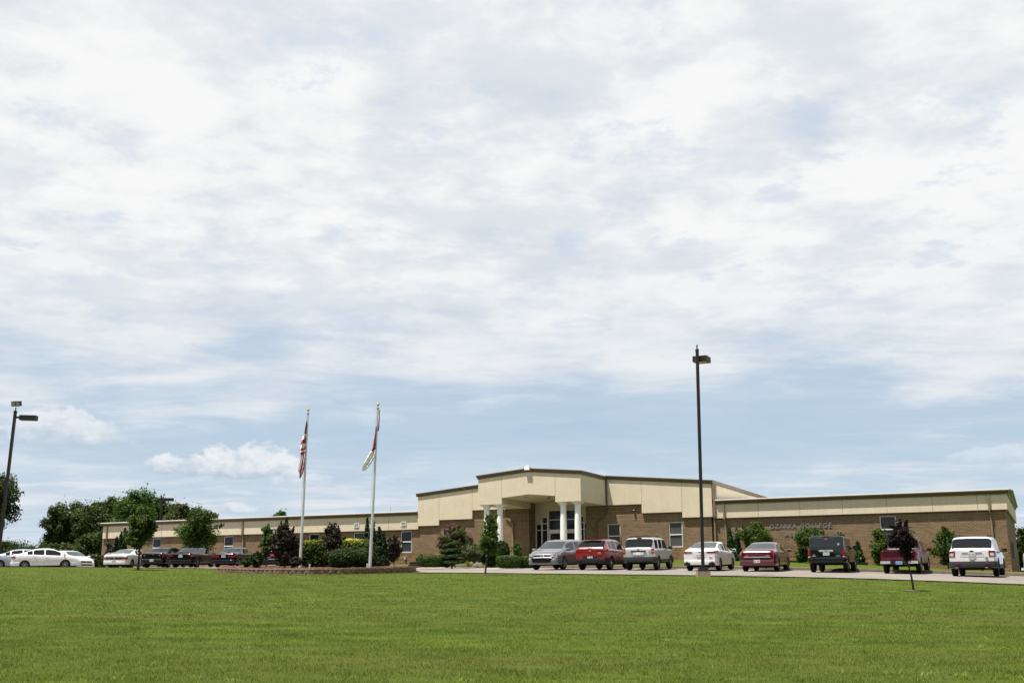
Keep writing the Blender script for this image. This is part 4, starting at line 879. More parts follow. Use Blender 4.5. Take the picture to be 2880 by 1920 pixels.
    def wrap(name, xe, y_in, z0, z1, m, off=.012, sgn=None, parent=root, frontend=False, top_in=None, slope=0., taper=0.):
        for s_ in ((-1, 1) if sgn is None else (sgn,)):
            mb = MB(); path = []
            for x in [xe*(1-k/8) for k in range(9)]: path.append((x, None))
            pts = []
            for x, _ in path:
                X = L-x if frontend else x; pts.append([(X, s_*(yside(X, z)+off), z) for z in (z0, z1)])
            e = L+off if frontend else -off; y0 = abs(pts[-1][0][1]); ys_ = [y0-.004*k if False else y0+(y_in-y0)*(k/4) for k in range(1, 5)]
            pts.append([(e, s_*(y0-.012), z) for z in (z0, z1)])
            for y in ys_: pts.append([(e, s_*y, z) for z in (z0, z1)])
            n = len(pts); vs = []
            for k, (a, b) in enumerate(pts):
                f = k/(n-1); dzz = slope*(1-f); tp_ = taper*(f**1.5)*(z1-z0)*.42; vs += [(a[0], a[1], a[2]+dzz+tp_), (b[0], b[1], b[2]+(dzz*.4 if slope else 0)-tp_*.5)]
            inner = [(x+(.05 if not frontend else -.05)*(1 if abs(x-e) < .02 else 0), y*(1 if abs(x-e) < .02 else .97), z) for x, y, z in vs]
            fs = []
            for k in range(n-1):
                q = (2*k, 2*k+2, 2*k+3, 2*k+1); fs.append(q if (s_ > 0) != frontend else q[::-1])
                o = 2*n; fs += [(2*k, 2*k+o, 2*k+2+o, 2*k+2), (2*k+1, 2*k+3, 2*k+3+o, 2*k+1+o)]
            fs += [(0, 1, 2*n+1, 2*n), (2*n-2, 2*n-1, 4*n-1, 4*n-2)]
            mb.add(vs+inner, fs); mb.build(name, m, parent, True, 40)
    def band(name, xe, z0, z1, m, off, frontend=False, r=.03):
        """bumper wrapping right round the end"""
        mb = MB(); X = [xe*(1-k/8) for k in range(9)]; path = []
        for x in X: XX_ = L-x if frontend else x; path.append((XX_, hw(XX_)*.99+off*.25))
        e = L if frontend else 0.; o2 = off if frontend else -off; y0 = path[-1][1]
        path[-1] = (e+o2*.55, y0-.0); path += [(e+o2, y0*.86), (e+o2*1.1, y0*.5), (e+o2*1.12, 0)]
        path = path+[(x, -y) for x, y in reversed(path[:-1])]
        prof = [(-.05, z0+r*.3), (-r*.4, z0), (0, z0+r), (0, z1-r), (-r*.4, z1), (-.06, z1)]; n = len(prof); vs = []
        cx = L/2
        for x, y in path:
            d = Vector((x-(L-.6 if frontend else .6), y*.9, 0)); d = d.normalized() if d.length else Vector((1, 0, 0))
            for o, z in prof: vs.append((x+d.x*o, y+d.y*o, z))
        fs = []
        for i in range(len(path)-1):
            for j in range(n-1):
                q = (i*n+j, (i+1)*n+j, (i+1)*n+j+1, i*n+j+1); fs.append(q if frontend else q[::-1])
        fs += [tuple(range(n)), tuple(range((len(path)-1)*n, len(path)*n))]
        mb.add(vs, fs); return mb.build(name, m, root, True, 40)
    sidebot = wx[0]-ar-.02
    zsr = sp['belt'][0][1]
    low = lower or body
    band('rear_bumper', sidebot, zb0+.02, zb0+.30, low, .07)
    band('front_bumper', L-wx[1]-ar-.02, zb0-.02, zb0+.26, low, .05, True)
    if lower:
        for s_ in (-1, 1): mb = MB(); mb.box(wx[0]+ar*.95, wx[1]-ar*.95, s_*Wd/2-.012, s_*Wd/2+.012, zb0-.02, zb0+.16); mb.build('side_sill', lower, root)
        for c in wx:
            for s_ in (-1, 1):
                mb = MB(); pts = [(c+(ar+.02)*math.cos(a), wr*.98-.02+(ar+.02)*math.sin(a)) for a in np.linspace(0.05, PI-.05, 14)]; pi_ = [(c+(ar-.03)*math.cos(a), wr*.98-.02+(ar-.03)*math.sin(a)) for a in np.linspace(0.05, PI-.05, 14)]
                n = len(pts); vs = [(x, s_*(Wd/2+.01), z) for x, z in pts+pi_]+[(x, s_*(Wd/2-.05), z) for x, z in pts+pi_]
                for k in range(n-1): mb.add([vs[k], vs[k+1], vs[n+k+1], vs[n+k], vs[2*n+k], vs[2*n+k+1]], [(0, 1, 2, 3), (3, 2, 1, 0), (0, 4, 5, 1)])
                mb.build('wheel_arch_trim', lower, root)
    # mirrors
    mx = sp['ww'][1]-.18; mz = smooth_tab(sp['belt'], mx)+.10
    for s_ in (-1, 1):
        mb = MB(); w = hw(mx)*.95; vs = []
        for k, (fx, fs_) in enumerate(((-.06, .8), (0, 1), (.07, .92), (.12, .55))):
            for a in range(10):
                t = 2*PI*a/10; vs.append((mx+fx, s_*(w+.15)+.12*fs_*math.copysign(abs(math.cos(t))**.6, math.cos(t)), mz+.085*fs_*math.copysign(abs(math.sin(t))**.6, math.sin(t))))
        fs = [(k*10+a, k*10+(a+1) % 10, (k+1)*10+(a+1) % 10, (k+1)*10+a) for k in range(3) for a in range(10)]+[tuple(range(9, -1, -1)), tuple(range(30, 40))]
        mb.add(vs, fs); mb.obox((mx+.03, s_*(w+.02), mz-.05), (.08, .14, .04)); mo = mb.build('mirror', M_BLK if 'blackmirror' in extras else body, root, True)
        mb = MB(); mb.add([(mx-.064, s_*(w+.15)+a, mz+b) for a, b in ((-.08, -.05), (.08, -.05), (.08, .05), (-.08, .05))], [(0, 1, 2, 3), (3, 2, 1, 0)]); mb.build('mirror_glass', M_CGL2, mo)
    # door shut lines and handles
    mb = MB()
    cuts = {round((a[1]+b[0])/2, 3) for a, b in zip(sp['sw'], sp['sw'][1:])} | {sp['sw'][-1][1]+.12}
    for s_ in (-1, 1):
        for x in cuts:
            if any(abs(x-c) < ar+.02 for c in wx) : zl = .82
            else: zl = zb0+.12
            zs = smooth_tab(sp['belt'], x)-.03; mb.add([(x-.007, s_*(hw(x)+.003), zl), (x+.007, s_*(hw(x)+.003), zl), (x+.007, s_*(hw(x)*.985+.003), zs), (x-.007, s_*(hw(x)*.985+.003), zs)], [(0, 1, 2, 3), (3, 2, 1, 0)])
    mb.build('door_seam', M_UND, root)
    for s_ in (-1, 1):
        for a in sp['sw'][-2:]:
            x = a[0]+.12; z = smooth_tab(sp['belt'], x)-.12; mb = MB(); mb.obox((x, s_*(hw(x)*.99+.015), z), (.16, .025, .03)); mb.build('door_handle', body, root)
    # plate and emblem at the rear
    def flat(name, y0, y1, z0, z1, m, x=-.02, t=.02, parent=root):
        mb = MB(); mb.box(x-t, x+.03, y0, y1, z0, z1); return mb.build(name, m, parent)
    def disc(name, y, z, ry, rz_, m, x=-.02, front_=False):
        mb = MB(); n = 16; e = x; vs = [(e, y+ry*math.cos(2*PI*k/n), z+rz_*math.sin(2*PI*k/n)) for k in range(n)]; vs += [(e+(.04 if not front_ else -.04), a[1], a[2]) for a in vs]
        mb.add(vs, [tuple(range(n))[::-1], tuple(range(n))]+[(k, (k+1) % n, n+(k+1) % n, n+k) for k in range(n)]); return mb.build(name, m, root)
    def plt(z, xx=-.02, pl=plate, y=0):
        p = flat('licence_plate', y-.152, y+.152, z-.076, z+.076, pl, xx, .012)
        mb = MB(); r_ = random.Random(label)
        for k in range(6):
            if k == 3: continue
            yy = y-.12+k*.043; mb.box(xx-.0135, xx, yy, yy+.03, z-.035, z+.035*r_.choice((1, .6, 1)))
        mb.build('plate_marks', M_PLD, p)
    W2 = hw(0)
    if tail == 'white_coupe':
        flat('tail_panel', -.70, .70, .62, .80, M_BLK, -.01, .02); wrap('tail_light', .22, .45, .63, .80, M_TRED, .028)
        for y in (-.62, -.40, .40, .62): disc('lamp_disc', y, .715, .065, .065, M_TRED, -.05)
        disc('emblem', 0, .715, .04, .05, M_CHR, -.04); plt(.50, -.075)
        mb = MB(); ar_ = [(.10, -.72, 1.03), (.08, -.55, 1.10), (.06, 0, 1.12), (.08, .55, 1.10), (.10, .72, 1.03)]
        vs = []
        for x, y, z in ar_: vs += [(x, y, z-.02), (x+.2, y*.98, z-.01), (x+.2, y*.98, z+.015), (x, y, z+.015)]
        mb.add(vs, [(i*4+j, i*4+4+j, i*4+4+(j+1) % 4, i*4+(j+1) % 4) for i in range(4) for j in range(4)]+[(0, 1, 2, 3), (19, 18, 17, 16)]); mb.build('spoiler', body, root)
    if tail == 'black_notch':
        wrap('tail_light', .10, .80, .74, .97, M_TRED, .012); disc('emblem', 0, .96, .13, .012, M_CHR, -.03); plt(.52, -.085); mb = MB(); mb.obox((-.075, 0, .62), (.02, 1.5, .014)); mb.build('bumper_strip', M_CHR, root)
        flat('badge', -.62, -.54, .86, .90, M_CHR); flat('badge', .54, .64, .86, .89, M_CHR)
        mb = MB(); mb.tube([(1.55, .0, 1.45), (1.30, .0, 1.70)], .008, 5); mb.build('antenna', M_BLK, root)
    if tail == 'black_round':
        wrap('tail_light', .28, .56, .74, .93, M_TRED, .014, slope=.03, taper=.7); plt(.80, -.03); flat('badge', -.1, .1, .905, .93, M_CHR); disc('emblem', 0, .96, .045, .035, M_CHR)
        mb = MB(); mb.box(.02, .12, -.62, .62, 1.06, 1.10); mb.build('spoiler', body, root)
    if tail == 'black_bar':
        wrap('tail_light', .24, .34, .72, .88, M_TRED, .014); plt(.80, -.03); disc('emblem', 0, .95, .05, .035, M_CHR); flat('badge', -.55, -.38, .935, .955, M_CHR); flat('reflector', -.68, -.56, .50, .56, M_CHR, -.07)
        flat('brake_light', -.12, .12, 1.12, 1.145, M_TRED, 1.02)
        for s_ in (-1, 1):
            pass
    if tail == 'van':
        wrap('tail_light', .12, .80, .95, 1.25, M_TRED, .012); flat('sticker', -.13, .13, .80, .96, mat('red_sticker', (.45, .03, .06), .5), -.03); flat('badge', -.3, -.1, 1.0, 1.02, M_CHR)
        mb = MB(); mb.obox((-.08, 0, .60), (.02, 1.5, .03)); mb.build('bumper_strip', M_CHR, root); flat('badge', .1, .4, .7, .72, M_CHR)
    if tail == 'cobalt':
        wrap('tail_light', .26, .58, .76, .96, M_TRED, .014, slope=.02, taper=.8); plt(.50, -.08); disc('emblem', 0, .86, .06, .035, mat('gold_emblem', (.5, .33, .08), .3, metal=.8))
        mb = MB(); mb.box(.04, .17, -.6, .6, 1.13, 1.155); mb.box(.08, .13, -.5, -.46, 1.08, 1.13); mb.box(.08, .13, .46, .5, 1.08, 1.13); mb.build('spoiler', body, root)
        mb = MB(); mb.box(wx[0]+ar, wx[1]-ar, -Wd/2-.014, -Wd/2, .62, .66); mb.build('side_moulding', body, root)
    if tail == 'kia':
        wrap('tail_light', .34, .42, .95, 1.09, M_TRED, .014, slope=.04, taper=.8); plt(.64, -.03); flat('plate_recess', -.42, .42, .55, .73, M_BLK, -.004, .01); disc('emblem', 0, 1.02, .065, .04, M_CHR); flat('badge', -.62, -.48, .90, .93, M_CHR); flat('badge', -.66, -.44, .845, .862, M_CHR)
        mb = MB(); mb.tube([(-.02, -.15, 1.17), (-.005, .15, 1.185)], .012, 5); mb.build('wiper', M_BLK, root)
        mb = MB(); mb.box(.30, .46, -.5, .5, 1.59, 1.625); mb.build('spoiler', body, root); mb = MB(); mb.tube([(.7, 0, 1.62), (.58, 0, 1.78)], .008, 5); mb.build('antenna', M_BLK, root)
        flat('reflector', -.72, -.52, .52, .56, M_TRED, -.07); flat('reflector', .52, .72, .52, .56, M_TRED, -.07)
    if tail == 'escape':
        wrap('tail_light', .10, .72, .86, 1.12, M_TRED, .016); wrap('turn_light', .09, .735, .945, 1.04, M_AMB, .021); flat('plate_recess', -.42, .42, .97, 1.03, M_BLK); flat('plate_holder', -.30, .30, .80, .95, mat('pale_recess', (.5, .51, .53), .4), -.01)
        p = flat('licence_plate', -.152, .152, .80, .95, mat('blank_plate', (.62, .62, .61), .5), -.025, .012); disc('emblem', 0, 1.10, .07, .03, M_CHR); flat('badge', -.66, -.56, .985, 1.01, M_CHR)
        flat('brake_light', -.13, .13, 1.685, 1.71, M_TRED, .31, .05)
        for s_ in (-1, 1): mb = MB(); mb.tube([(.34, s_*.56, 1.74), (.5, s_*.56, 1.775), (2.1, s_*.56, 1.775), (2.3, s_*.56, 1.73)], .018, 6); mb.build('roof_rail', M_BLK, root)
        for x in (.55, 2.0): mb = MB(); mb.obox((x, 0, 1.79), (.05, 1.14, .02)); mb.build('roof_bar', M_BLK, root)
        for s_ in (-.33, .33): mb = MB(); mb.tube([(.2, s_, 1.60), (.16, s_, 1.52)], .014, 5); mb.build('window_hinge', M_BLK, root)
    if tail == 'focus':
        wrap('tail_light', .38, .38, .83, 1.0, M_TRED, .014, slope=.05, taper=1.); plt(.78, -.03); flat('plate_recess', -.34, .34, .68, .90, mat('pale_recess', (.5, .51, .53), .4), -.002, .008); disc('emblem', 0, .965, .07, .03, M_CHR); flat('badge', -.66, -.5, .70, .72, M_CHR)
        mb = MB(); mb.box(-.075, .3, -.8, .8, .27, .42); mb.build('bumper_insert', M_BLK, root)
        flat('brake_light', -.13, .13, 1.12, 1.14, M_BLK, .14); flat('reflector', -.72, -.6, .44, .475, M_TRED, -.09); flat('reflector', .6, .72, .44, .475, M_TRED, -.09)
        flat('wood_sticker', -.10, .10, .66, .69, mat('orange_strip', (.4, .15, .08), .5), -.03)
    if tail == 'impala':
        for s_ in (-1, 1):
            mb = MB(); y0 = W2+.0; e = -.02
            mb.add([(e, s_*(y0-.02), .70), (e, s_*(y0-.33), .70), (e, s_*(y0-.16), .93), (e, s_*(y0-.06), .95), (.22, s_*(y0+.085), .72), (.16, s_*(y0+.06), .92), (.03, s_*(y0-.33), .7), (.03, s_*(y0-.16), .93)],
                   [(0, 1, 2, 3), (3, 2, 1, 0), (0, 3, 5, 4), (4, 5, 3, 0), (1, 6, 7, 2), (2, 7, 6, 1)]); mb.build('tail_light', M_TRED, root)
        flat('trunk_recess', -.62, .62, .60, .685, M_BLK, -.003, .01); flat('chrome_bar', -.66, .66, .685, .725, M_CHR, -.015); disc('emblem', 0, .87, .075, .03, mat('gold_emblem', (.5, .33, .08), .3, metal=.8)); plt(.50, -.08); flat('badge', -.62, -.44, .765, .785, M_CHR); flat('badge', .42, .6, .765, .785, M_CHR)
    if tail == 'nitro':
        wrap('tail_light', .10, .76, .78, 1.10, M_TRED, .014); wrap('turn_light', .09, .77, .70, .775, M_TWH, .014); mb = MB(); mb.box(-.05, .03, -.34, .34, 1.00, 1.09); mb.build('chrome_handle', M_CHR, root); plt(.90, -.03); flat('badge', -.68, -.45, .78, .80, M_CHR); flat('badge', .5, .7, .78, .80, M_CHR); flat('badge', .54, .66, .84, .86, M_CHR); disc('emblem', 0, 1.045, .035, .03, M_BLK, -.055)
        flat('brake_light', -.16, .16, 1.735, 1.76, M_TRED, .27, .06); disc('sticker', 0.0, 1.60, .06, .028, mat('pink_sticker', (.6, .22, .32), .5), .12); disc('sticker', -.60, 1.35, .06, .06, mat('grey_sticker', (.45, .45, .46), .5), .03)
        for s_ in (-1, 1): mb = MB(); mb.tube([(.4, s_*.64, 1.79), (.5, s_*.64, 1.83), (2.1, s_*.64, 1.83), (2.25, s_*.64, 1.78)], .02, 6); mb.build('roof_rail', M_BLK, root)
    if tail == 'pickup':
        wrap('tail_light', .12, .76, .66, .98, M_TRED, .012)
        mb = MB(); mb.box(-.012, .02, -.70, .70, .60, 1.09); mb.build('tailgate', body, root); mb = MB(); mb.box(-.03, .0, -.12, .12, .98, 1.03); mb.build('tailgate_handle', M_BLK, root); flat('badge', -.64, -.5, 1.0, 1.03, M_CHR, -.01); flat('badge', -.6, -.28, .68, .705, M_CHR, -.01)
        for s_ in (-1, 1): mb = MB(); mb.box(-.13, -.02, s_*.40 if s_ > 0 else -.86, .86 if s_ > 0 else -.40, .47, .60); mb.build('chrome_bumper', M_CHR, root)
        mb = MB(); mb.box(-.11, -.02, -.40, .40, .42, .58); mb.build('bumper_step', M_BLK, root); plt(.515, -.125, M_PLB)
        mb = MB(); mb.box(.06, 1.74, -.74, .74, 1.125, 1.155); mb.build('bed_cover', M_BLK, root)
        for s_ in (-.62, 0, .62): mb = MB(); mb.box(2.06, 2.16, s_-.06, s_+.06, 1.70, 1.735); mb.build('cab_light', M_CHR, root)
    if tail == 'explorer':
        for s_ in (-1, 1): pass
        wrap('tail_light', .30, .70, .86, 1.12, M_TRED, .016, slope=.0); wrap('turn_light', .02, .76, .90, 1.02, M_TWH, .022); disc('emblem', 0, 1.115, .085, .035, mat('dark_oval', (.02, .03, .05), .2, coat=1.), -.03)
        flat('chrome_bar', -.42, .42, 1.045, 1.07, M_CHR, -.015); plt(.965, -.03); flat('plate_recess', -.5, .5, .86, 1.045, mat('pale_recess', (.5, .51, .53), .4), -.002, .006); flat('tow_handle', -.11, .11, .74, .775, M_CHR); flat('badge', -.66, -.54, .80, .83, M_BLK)
        for s_ in (-.62, .62): mb = MB(); mb.lathe([(.05, 0), (.05, .1), (.035, .1), (.035, 0)], (-.10, s_, .36), 10, 'y'); mb.tube([(-.1, s_, .36), (.1, s_, .36)], .05, 10); mb.build('exhaust', M_RIMD, root)
        flat('reflector', -.72, -.5, .52, .55, M_TRED, -.085); flat('reflector', .5, .72, .52, .55, M_TRED, -.085)
        for s_ in (-1, 1): mb = MB(); mb.tube([(.6, s_*.66, 1.75), (.72, s_*.66, 1.80), (2.4, s_*.66, 1.82), (2.55, s_*.66, 1.77)], .022, 6); mb.build('roof_rail', M_BLK, root)
        mb = MB(); mb.tube([(.03, -.1, 1.19), (.05, .28, 1.21)], .013, 5); mb.build('wiper', M_BLK, root)
    if front:
        e = L
        wrap('headlight', .52, .55, .72, .84, M_TWH, .014, frontend=True, slope=.06)
        if kind == 'crossover_front':
            for y0, y1 in ((-.52, -.10), (.10, .52)): mb = MB(); mb.box(e-.16, e-.03, y0, y1, .745, .80); mb.build('upper_grille', M_BLK, root)
            mb = MB(); n = 14; pts = [(-.60, .58), (-.50, .38), (.50, .38), (.60, .58), (.56, .62), (-.56, .62)]; mb.add([(e+.075, y, z) for y, z in pts]+[(e-.05, y, z) for y, z in pts], [tuple(range(6)), tuple(range(6))[::-1]]+[(k, (k+1) % 6, 6+(k+1) % 6, 6+k) for k in range(6)]); mb.build('lower_grille', M_BLK, root)
            mb = MB(); mb.box(e+.03, e+.08, -.58, .58, .618, .63); mb.build('grille_trim', body, root)
            disc('emblem', 0, .775, .07, .05, M_CHR, e-.02, True)
            for s_ in (-1, 1):
                mb = MB(); y0 = s_*.70; mb.add([(e-.0, y0-s_*.05, .62), (e+.02, y0-s_*.10, .42), (e-.13, y0+s_*.13, .44), (e-.15, y0+s_*.13, .63)], [(0, 1, 2, 3), (3, 2, 1, 0)]); mb.build('fog_recess', M_BLK, root)
                mb = MB(); mb.lathe([(0, .03), (.05, .02), (.06, -.02)], (e-.03, s_*.71, .56), 12, 'y'); mb.obox((e-.03, s_*.72, .56), (.08, .12, .09), -s_*.4); mb.build('fog_light', M_TWH, root)
            mb = MB(); mb.add([(3.2, -.35, 1.345), (3.2, -.05, 1.345), (3.3, -.05, 1.292), (3.3, -.35, 1.292)], [(0, 1, 2, 3), (3, 2, 1, 0)])
        else:
            mb = MB(); mb.box(e-.05, e+.02, -.48, .48, .56, .68); mb.build('upper_grille', M_BLK, root); disc('emblem', 0, .62, .07, .03, M_CHR, e+.03, True); mb = MB(); mb.box(e-.05, e+.065, -.5, .5, .34, .44); mb.build('lower_grille', M_BLK, root)
    return root
P_WHITE = paint('white', (.62, .62, .62)); P_WHITE2 = paint('warm_white', (.60, .60, .57)); P_BLACK = paint('black', (.003, .003, .004), 0, .2); P_NAVY = paint('dark_blue', (.003, .004, .010), 0, .2); P_NAVY2 = paint('blue_black', (.004, .007, .013), 0, .2)
P_RED = paint('bright_red', (.19, .004, .009)); P_MAR = paint('maroon', (.085, .005, .016)); P_MAR2 = paint('dark_maroon', (.042, .003, .008)); P_SILV = paint('light_silver', (.42, .43, .44), .25); P_GREY = paint('steel_grey', (.17, .175, .19), .45); P_BLUES = paint('silver_blue', (.32, .36, .42), .4); P_GRN = paint('dark_slate', (.004, .006, .007), 0, .2); P_SAGE = paint('pale_sage', (.30, .34, .30), .3)
M_BUMPG = mat('dark_grey_plastic', (.026, .027, .029), .6, spec=.25)
GR = 'cars parked along the kerb in front of the college'; GL = 'cars parked beyond the lawn at the left'
car('crossover_front', 1524, 61.2, 206, 'steel grey crossover facing the camera, with dark grilles and a long windshield', P_GREY, M_CGL, front=True, group=GR)
car('crossover', 1661, 60.8, 25, 'bright red crossover seen from behind, with a black lower bumper', P_RED, M_CGL, tail='kia', lower=M_BLK, group=GR)
car('boxy', 1797, 60.0, 22.5, 'light silver boxy SUV with grey bumper, black roof rails and a blank plate', P_SILV, M_CGL, tail='escape', lower=M_BUMPG, extras=('blackmirror',), group=GR)
car('compact', 1969, 57.8, 24.5, 'white compact sedan with red wrap-round tail lights behind the lamp post', P_WHITE, M_CGL2, tail='focus', group=GR)
car('sedan', 2131, 56.6, 23, 'maroon sedan with pointed red tail lights and a chrome strip across its trunk', P_MAR, M_CGL2, tail='impala', group=GR, scale=1)
car('offroader', 2327, 55.3, 24, 'black square-backed SUV with a chrome handle bar above its plate', P_GRN, M_CGL, tail='nitro', extras=('blackmirror',), group=GR)
car('pickup', 2531, 54.3, 26.5, 'dark maroon pickup truck with chrome bumper ends and a blue plate', P_MAR2, M_CGL, tail='pickup', extras=('blackmirror',), cat='pickup truck', group=GR)
car('large_suv', 2737, 50.2, 28, 'large white SUV with dark lower bumper and twin exhausts', P_WHITE, M_CGL, tail='explorer', lower=M_BUMPG, extras=('blackmirror',), group=GR)
car('large_suv', 2952, 46.5, 30, 'pale sage SUV cut off by the right border of the view', P_SAGE, M_CGL, tail='none', extras=('blackmirror',), group=GR)
car('coupe', 320, 84, 7, 'white two-door coupe with a tall spoiler and dark band between its tail lights', P_WHITE2, M_CGL2, tail='white_coupe', group=GL)
car('notch', 426, 84, 6, 'black upright sedan with a low plate and roof antenna, beside the white coupe', P_BLACK, M_CGL, tail='black_notch', group=GL)
car('sedan', 506, 82, 7, 'black rounded sedan with bright red tail lights and spoked wheels', P_BLACK, M_CGL, tail='black_round', group=GL)
car('sedan', 627, 82, 6.5, 'dark blue sedan with red lights each side of a high plate, nearest the shrubs', P_NAVY, M_CGL, tail='black_bar', group=GL)
car('van', 765, 80.5, 6, 'dark blue minivan with a red sticker, half hidden by shrubs', P_NAVY2, M_CGL, tail='van', group=GL)
car('compact', 30, 79.5, 66, 'white sedan with a trunk spoiler, parked broadside at the left', P_WHITE, M_CGL, tail='cobalt', group=GL)
car('sedan', 240, 83, 125, 'white sedan whose nose shows behind the broadside white one', P_WHITE2, M_CGL2, front=True, group=GL, dz=-.12)
car('sedan', -42, 80, 70, 'silver-blue sedan cut off by the left border of the view', P_BLUES, M_CGL, tail='black_bar', group=GL)
car('sedan', 418, 91, 6, 'grey sedan of which only the roof shows above the black one', P_BLUES, M_CGL, tail='black_bar', group=GL)
#PART4
# ------------------------------------------------------------------ plants
M_SOIL2 = 0
def leaf_quads(P, Nrm, size, r, elong=1.0):
    n = len(P); t = r.normal(size=(n, 3)); t -= Nrm*(t*Nrm).sum(1, keepdims=True); t /= np.linalg.norm(t, axis=1, keepdims=True)+1e-9
    b = np.cross(Nrm, t); s = size*(.55+.9*r.random((n, 1)))
    bend = Nrm*s*.25
    V = np.stack([P-t*s*elong, P-b*s*.55+bend, P+t*s*elong, P+b*s*.55+bend], 1)
    return V.reshape(-1, 3)
def blob_points(blobs, n, r, shell=.55):
    B = np.array(blobs, float); vol = (B[:, 3]*B[:, 4]*B[:, 5])**.70; k = r.choice(len(B), n, p=vol/vol.sum())
    d = r.normal(size=(n, 3)); d /= np.linalg.norm(d, axis=1, keepdims=True); rad = (shell+(1-shell)*r.random(n)**.8)[:, None]*(1+(.10 if shell > .65 else .20)*r.normal(size=(n, 1)))
    P = B[k, :3]+d*rad*B[k, 3:6]
    return P, d, k
def foliage(name, parent, m, blobs, n, size, seed, shell=.55, up=.35, elong=1.1, bias=None, tint=.5):
    r = np.random.default_rng(seed); P, d, k = blob_points(blobs, n, r, shell)
    N_ = d*.75+r.normal(size=d.shape)*.55+np.array([0, 0, up]); N_ /= np.linalg.norm(N_, axis=1, keepdims=True)
    V = leaf_quads(P, N_, size, r, elong); kb = r.random(len(blobs))
    rnd = np.clip(tint*kb[k]+(1-tint)*r.random(n), 0, 1)
    if bias is not None: rnd = np.clip(rnd*.6+bias(P)*.55, 0, 1)
    return raw_mesh(name, V, np.arange(n*4).reshape(-1, 4), m, parent, rnd)
M_BARK = mat('bark', (.09, .07, .052), .95, var=(.05, .038, .028), var_scale=9., bump=.6, bump_scale=20)
M_BARKD = mat('dark_bark', (.045, .036, .03), .95, var=(.03, .024, .02), var_scale=9.)
L_OAK = leaf_mat('leaf_oak', [(.010, .020, .006), (.024, .040, .010), (.044, .064, .015), (.070, .095, .022)])
L_OAK2 = leaf_mat('leaf_olive', [(.022, .032, .009), (.046, .062, .015), (.080, .095, .026)])
L_BRI = leaf_mat('leaf_bright', [(.018, .040, .007), (.038, .078, .011), (.070, .125, .020)])
L_YNG = leaf_mat('leaf_young', [(.014, .030, .007), (.030, .058, .010), (.058, .095, .017), (.12, .165, .035)], .4)
L_GLO = leaf_mat('leaf_glossy', [(.018, .038, .008), (.040, .078, .013), (.085, .135, .026), (.19, .25, .08)], .4, .35)
L_LIME = leaf_mat('leaf_lime', [(.020, .050, .008), (.06, .115, .018), (.13, .19, .035)], .4)
L_PUR = leaf_mat('leaf_purple', [(.012, .011, .008), (.022, .018, .012), (.036, .024, .019), (.034, .040, .015)], .25)
L_PLUM = leaf_mat('leaf_plum', [(.007, .004, .006), (.016, .007, .011), (.034, .013, .02)], .25)
L_BOX = leaf_mat('leaf_box', [(.018, .040, .006), (.032, .068, .009), (.060, .105, .014)], .3)
L_DARKB = leaf_mat('leaf_dark_bush', [(.010, .026, .005), (.020, .042, .007), (.040, .066, .010)], .3)
L_JUN = leaf_mat('leaf_juniper', [(.008, .022, .008), (.016, .036, .012), (.030, .055, .018)], .2)
L_THU = leaf_mat('leaf_thuja', [(.010, .032, .006), (.020, .058, .009), (.040, .085, .014)], .25)
L_GOLD = leaf_mat('leaf_gold_tip', [(.010, .020, .005), (.030, .050, .010), (.12, .15, .02), (.40, .38, .05)], .35)
L_OLV = leaf_mat('leaf_grey_olive', [(.03, .045, .015), (.07, .085, .035), (.12, .12, .06)], .3)
L_FLOW = leaf_mat('petal_magenta', [(.25, .03, .13), (.42, .06, .22)], .3)
def ell(c, r_): return (*c, *r_)
def crown_blobs(H0, H1, R, nb, r, shape='round', flat=1.):
    B = []; Hc = (H0+H1)/2; Hh = (H1-H0)/2
    while len(B) < nb:
        p = np.array([r.uniform(-1, 1) for _ in range(3)]); q = np.linalg.norm(p)
        if q > 1 or q < .25: continue
        z = Hc+p[2]*Hh*.86; w = 1.
        if shape == 'cone': w = max(.12, 1-(z-H0)/(H1-H0))*1.15
        if shape == 'egg': w = 1-.22*max(0, p[2])
        if shape == 'vase': w = .45+.55*(p[2]*.5+.5)
        br = R*r.uniform(.20, .44)*(1. if shape != 'cone' else .35+.75*w)
        B.append((p[0]*R*.84*w, p[1]*R*.84*w*flat, z, br, br*flat, br*r.uniform(.7, .95)))
    return B
def place(px, Y, off=0.): P = at(px, 1600, Y); return (P.x, Y, G(P.x, Y)+off)
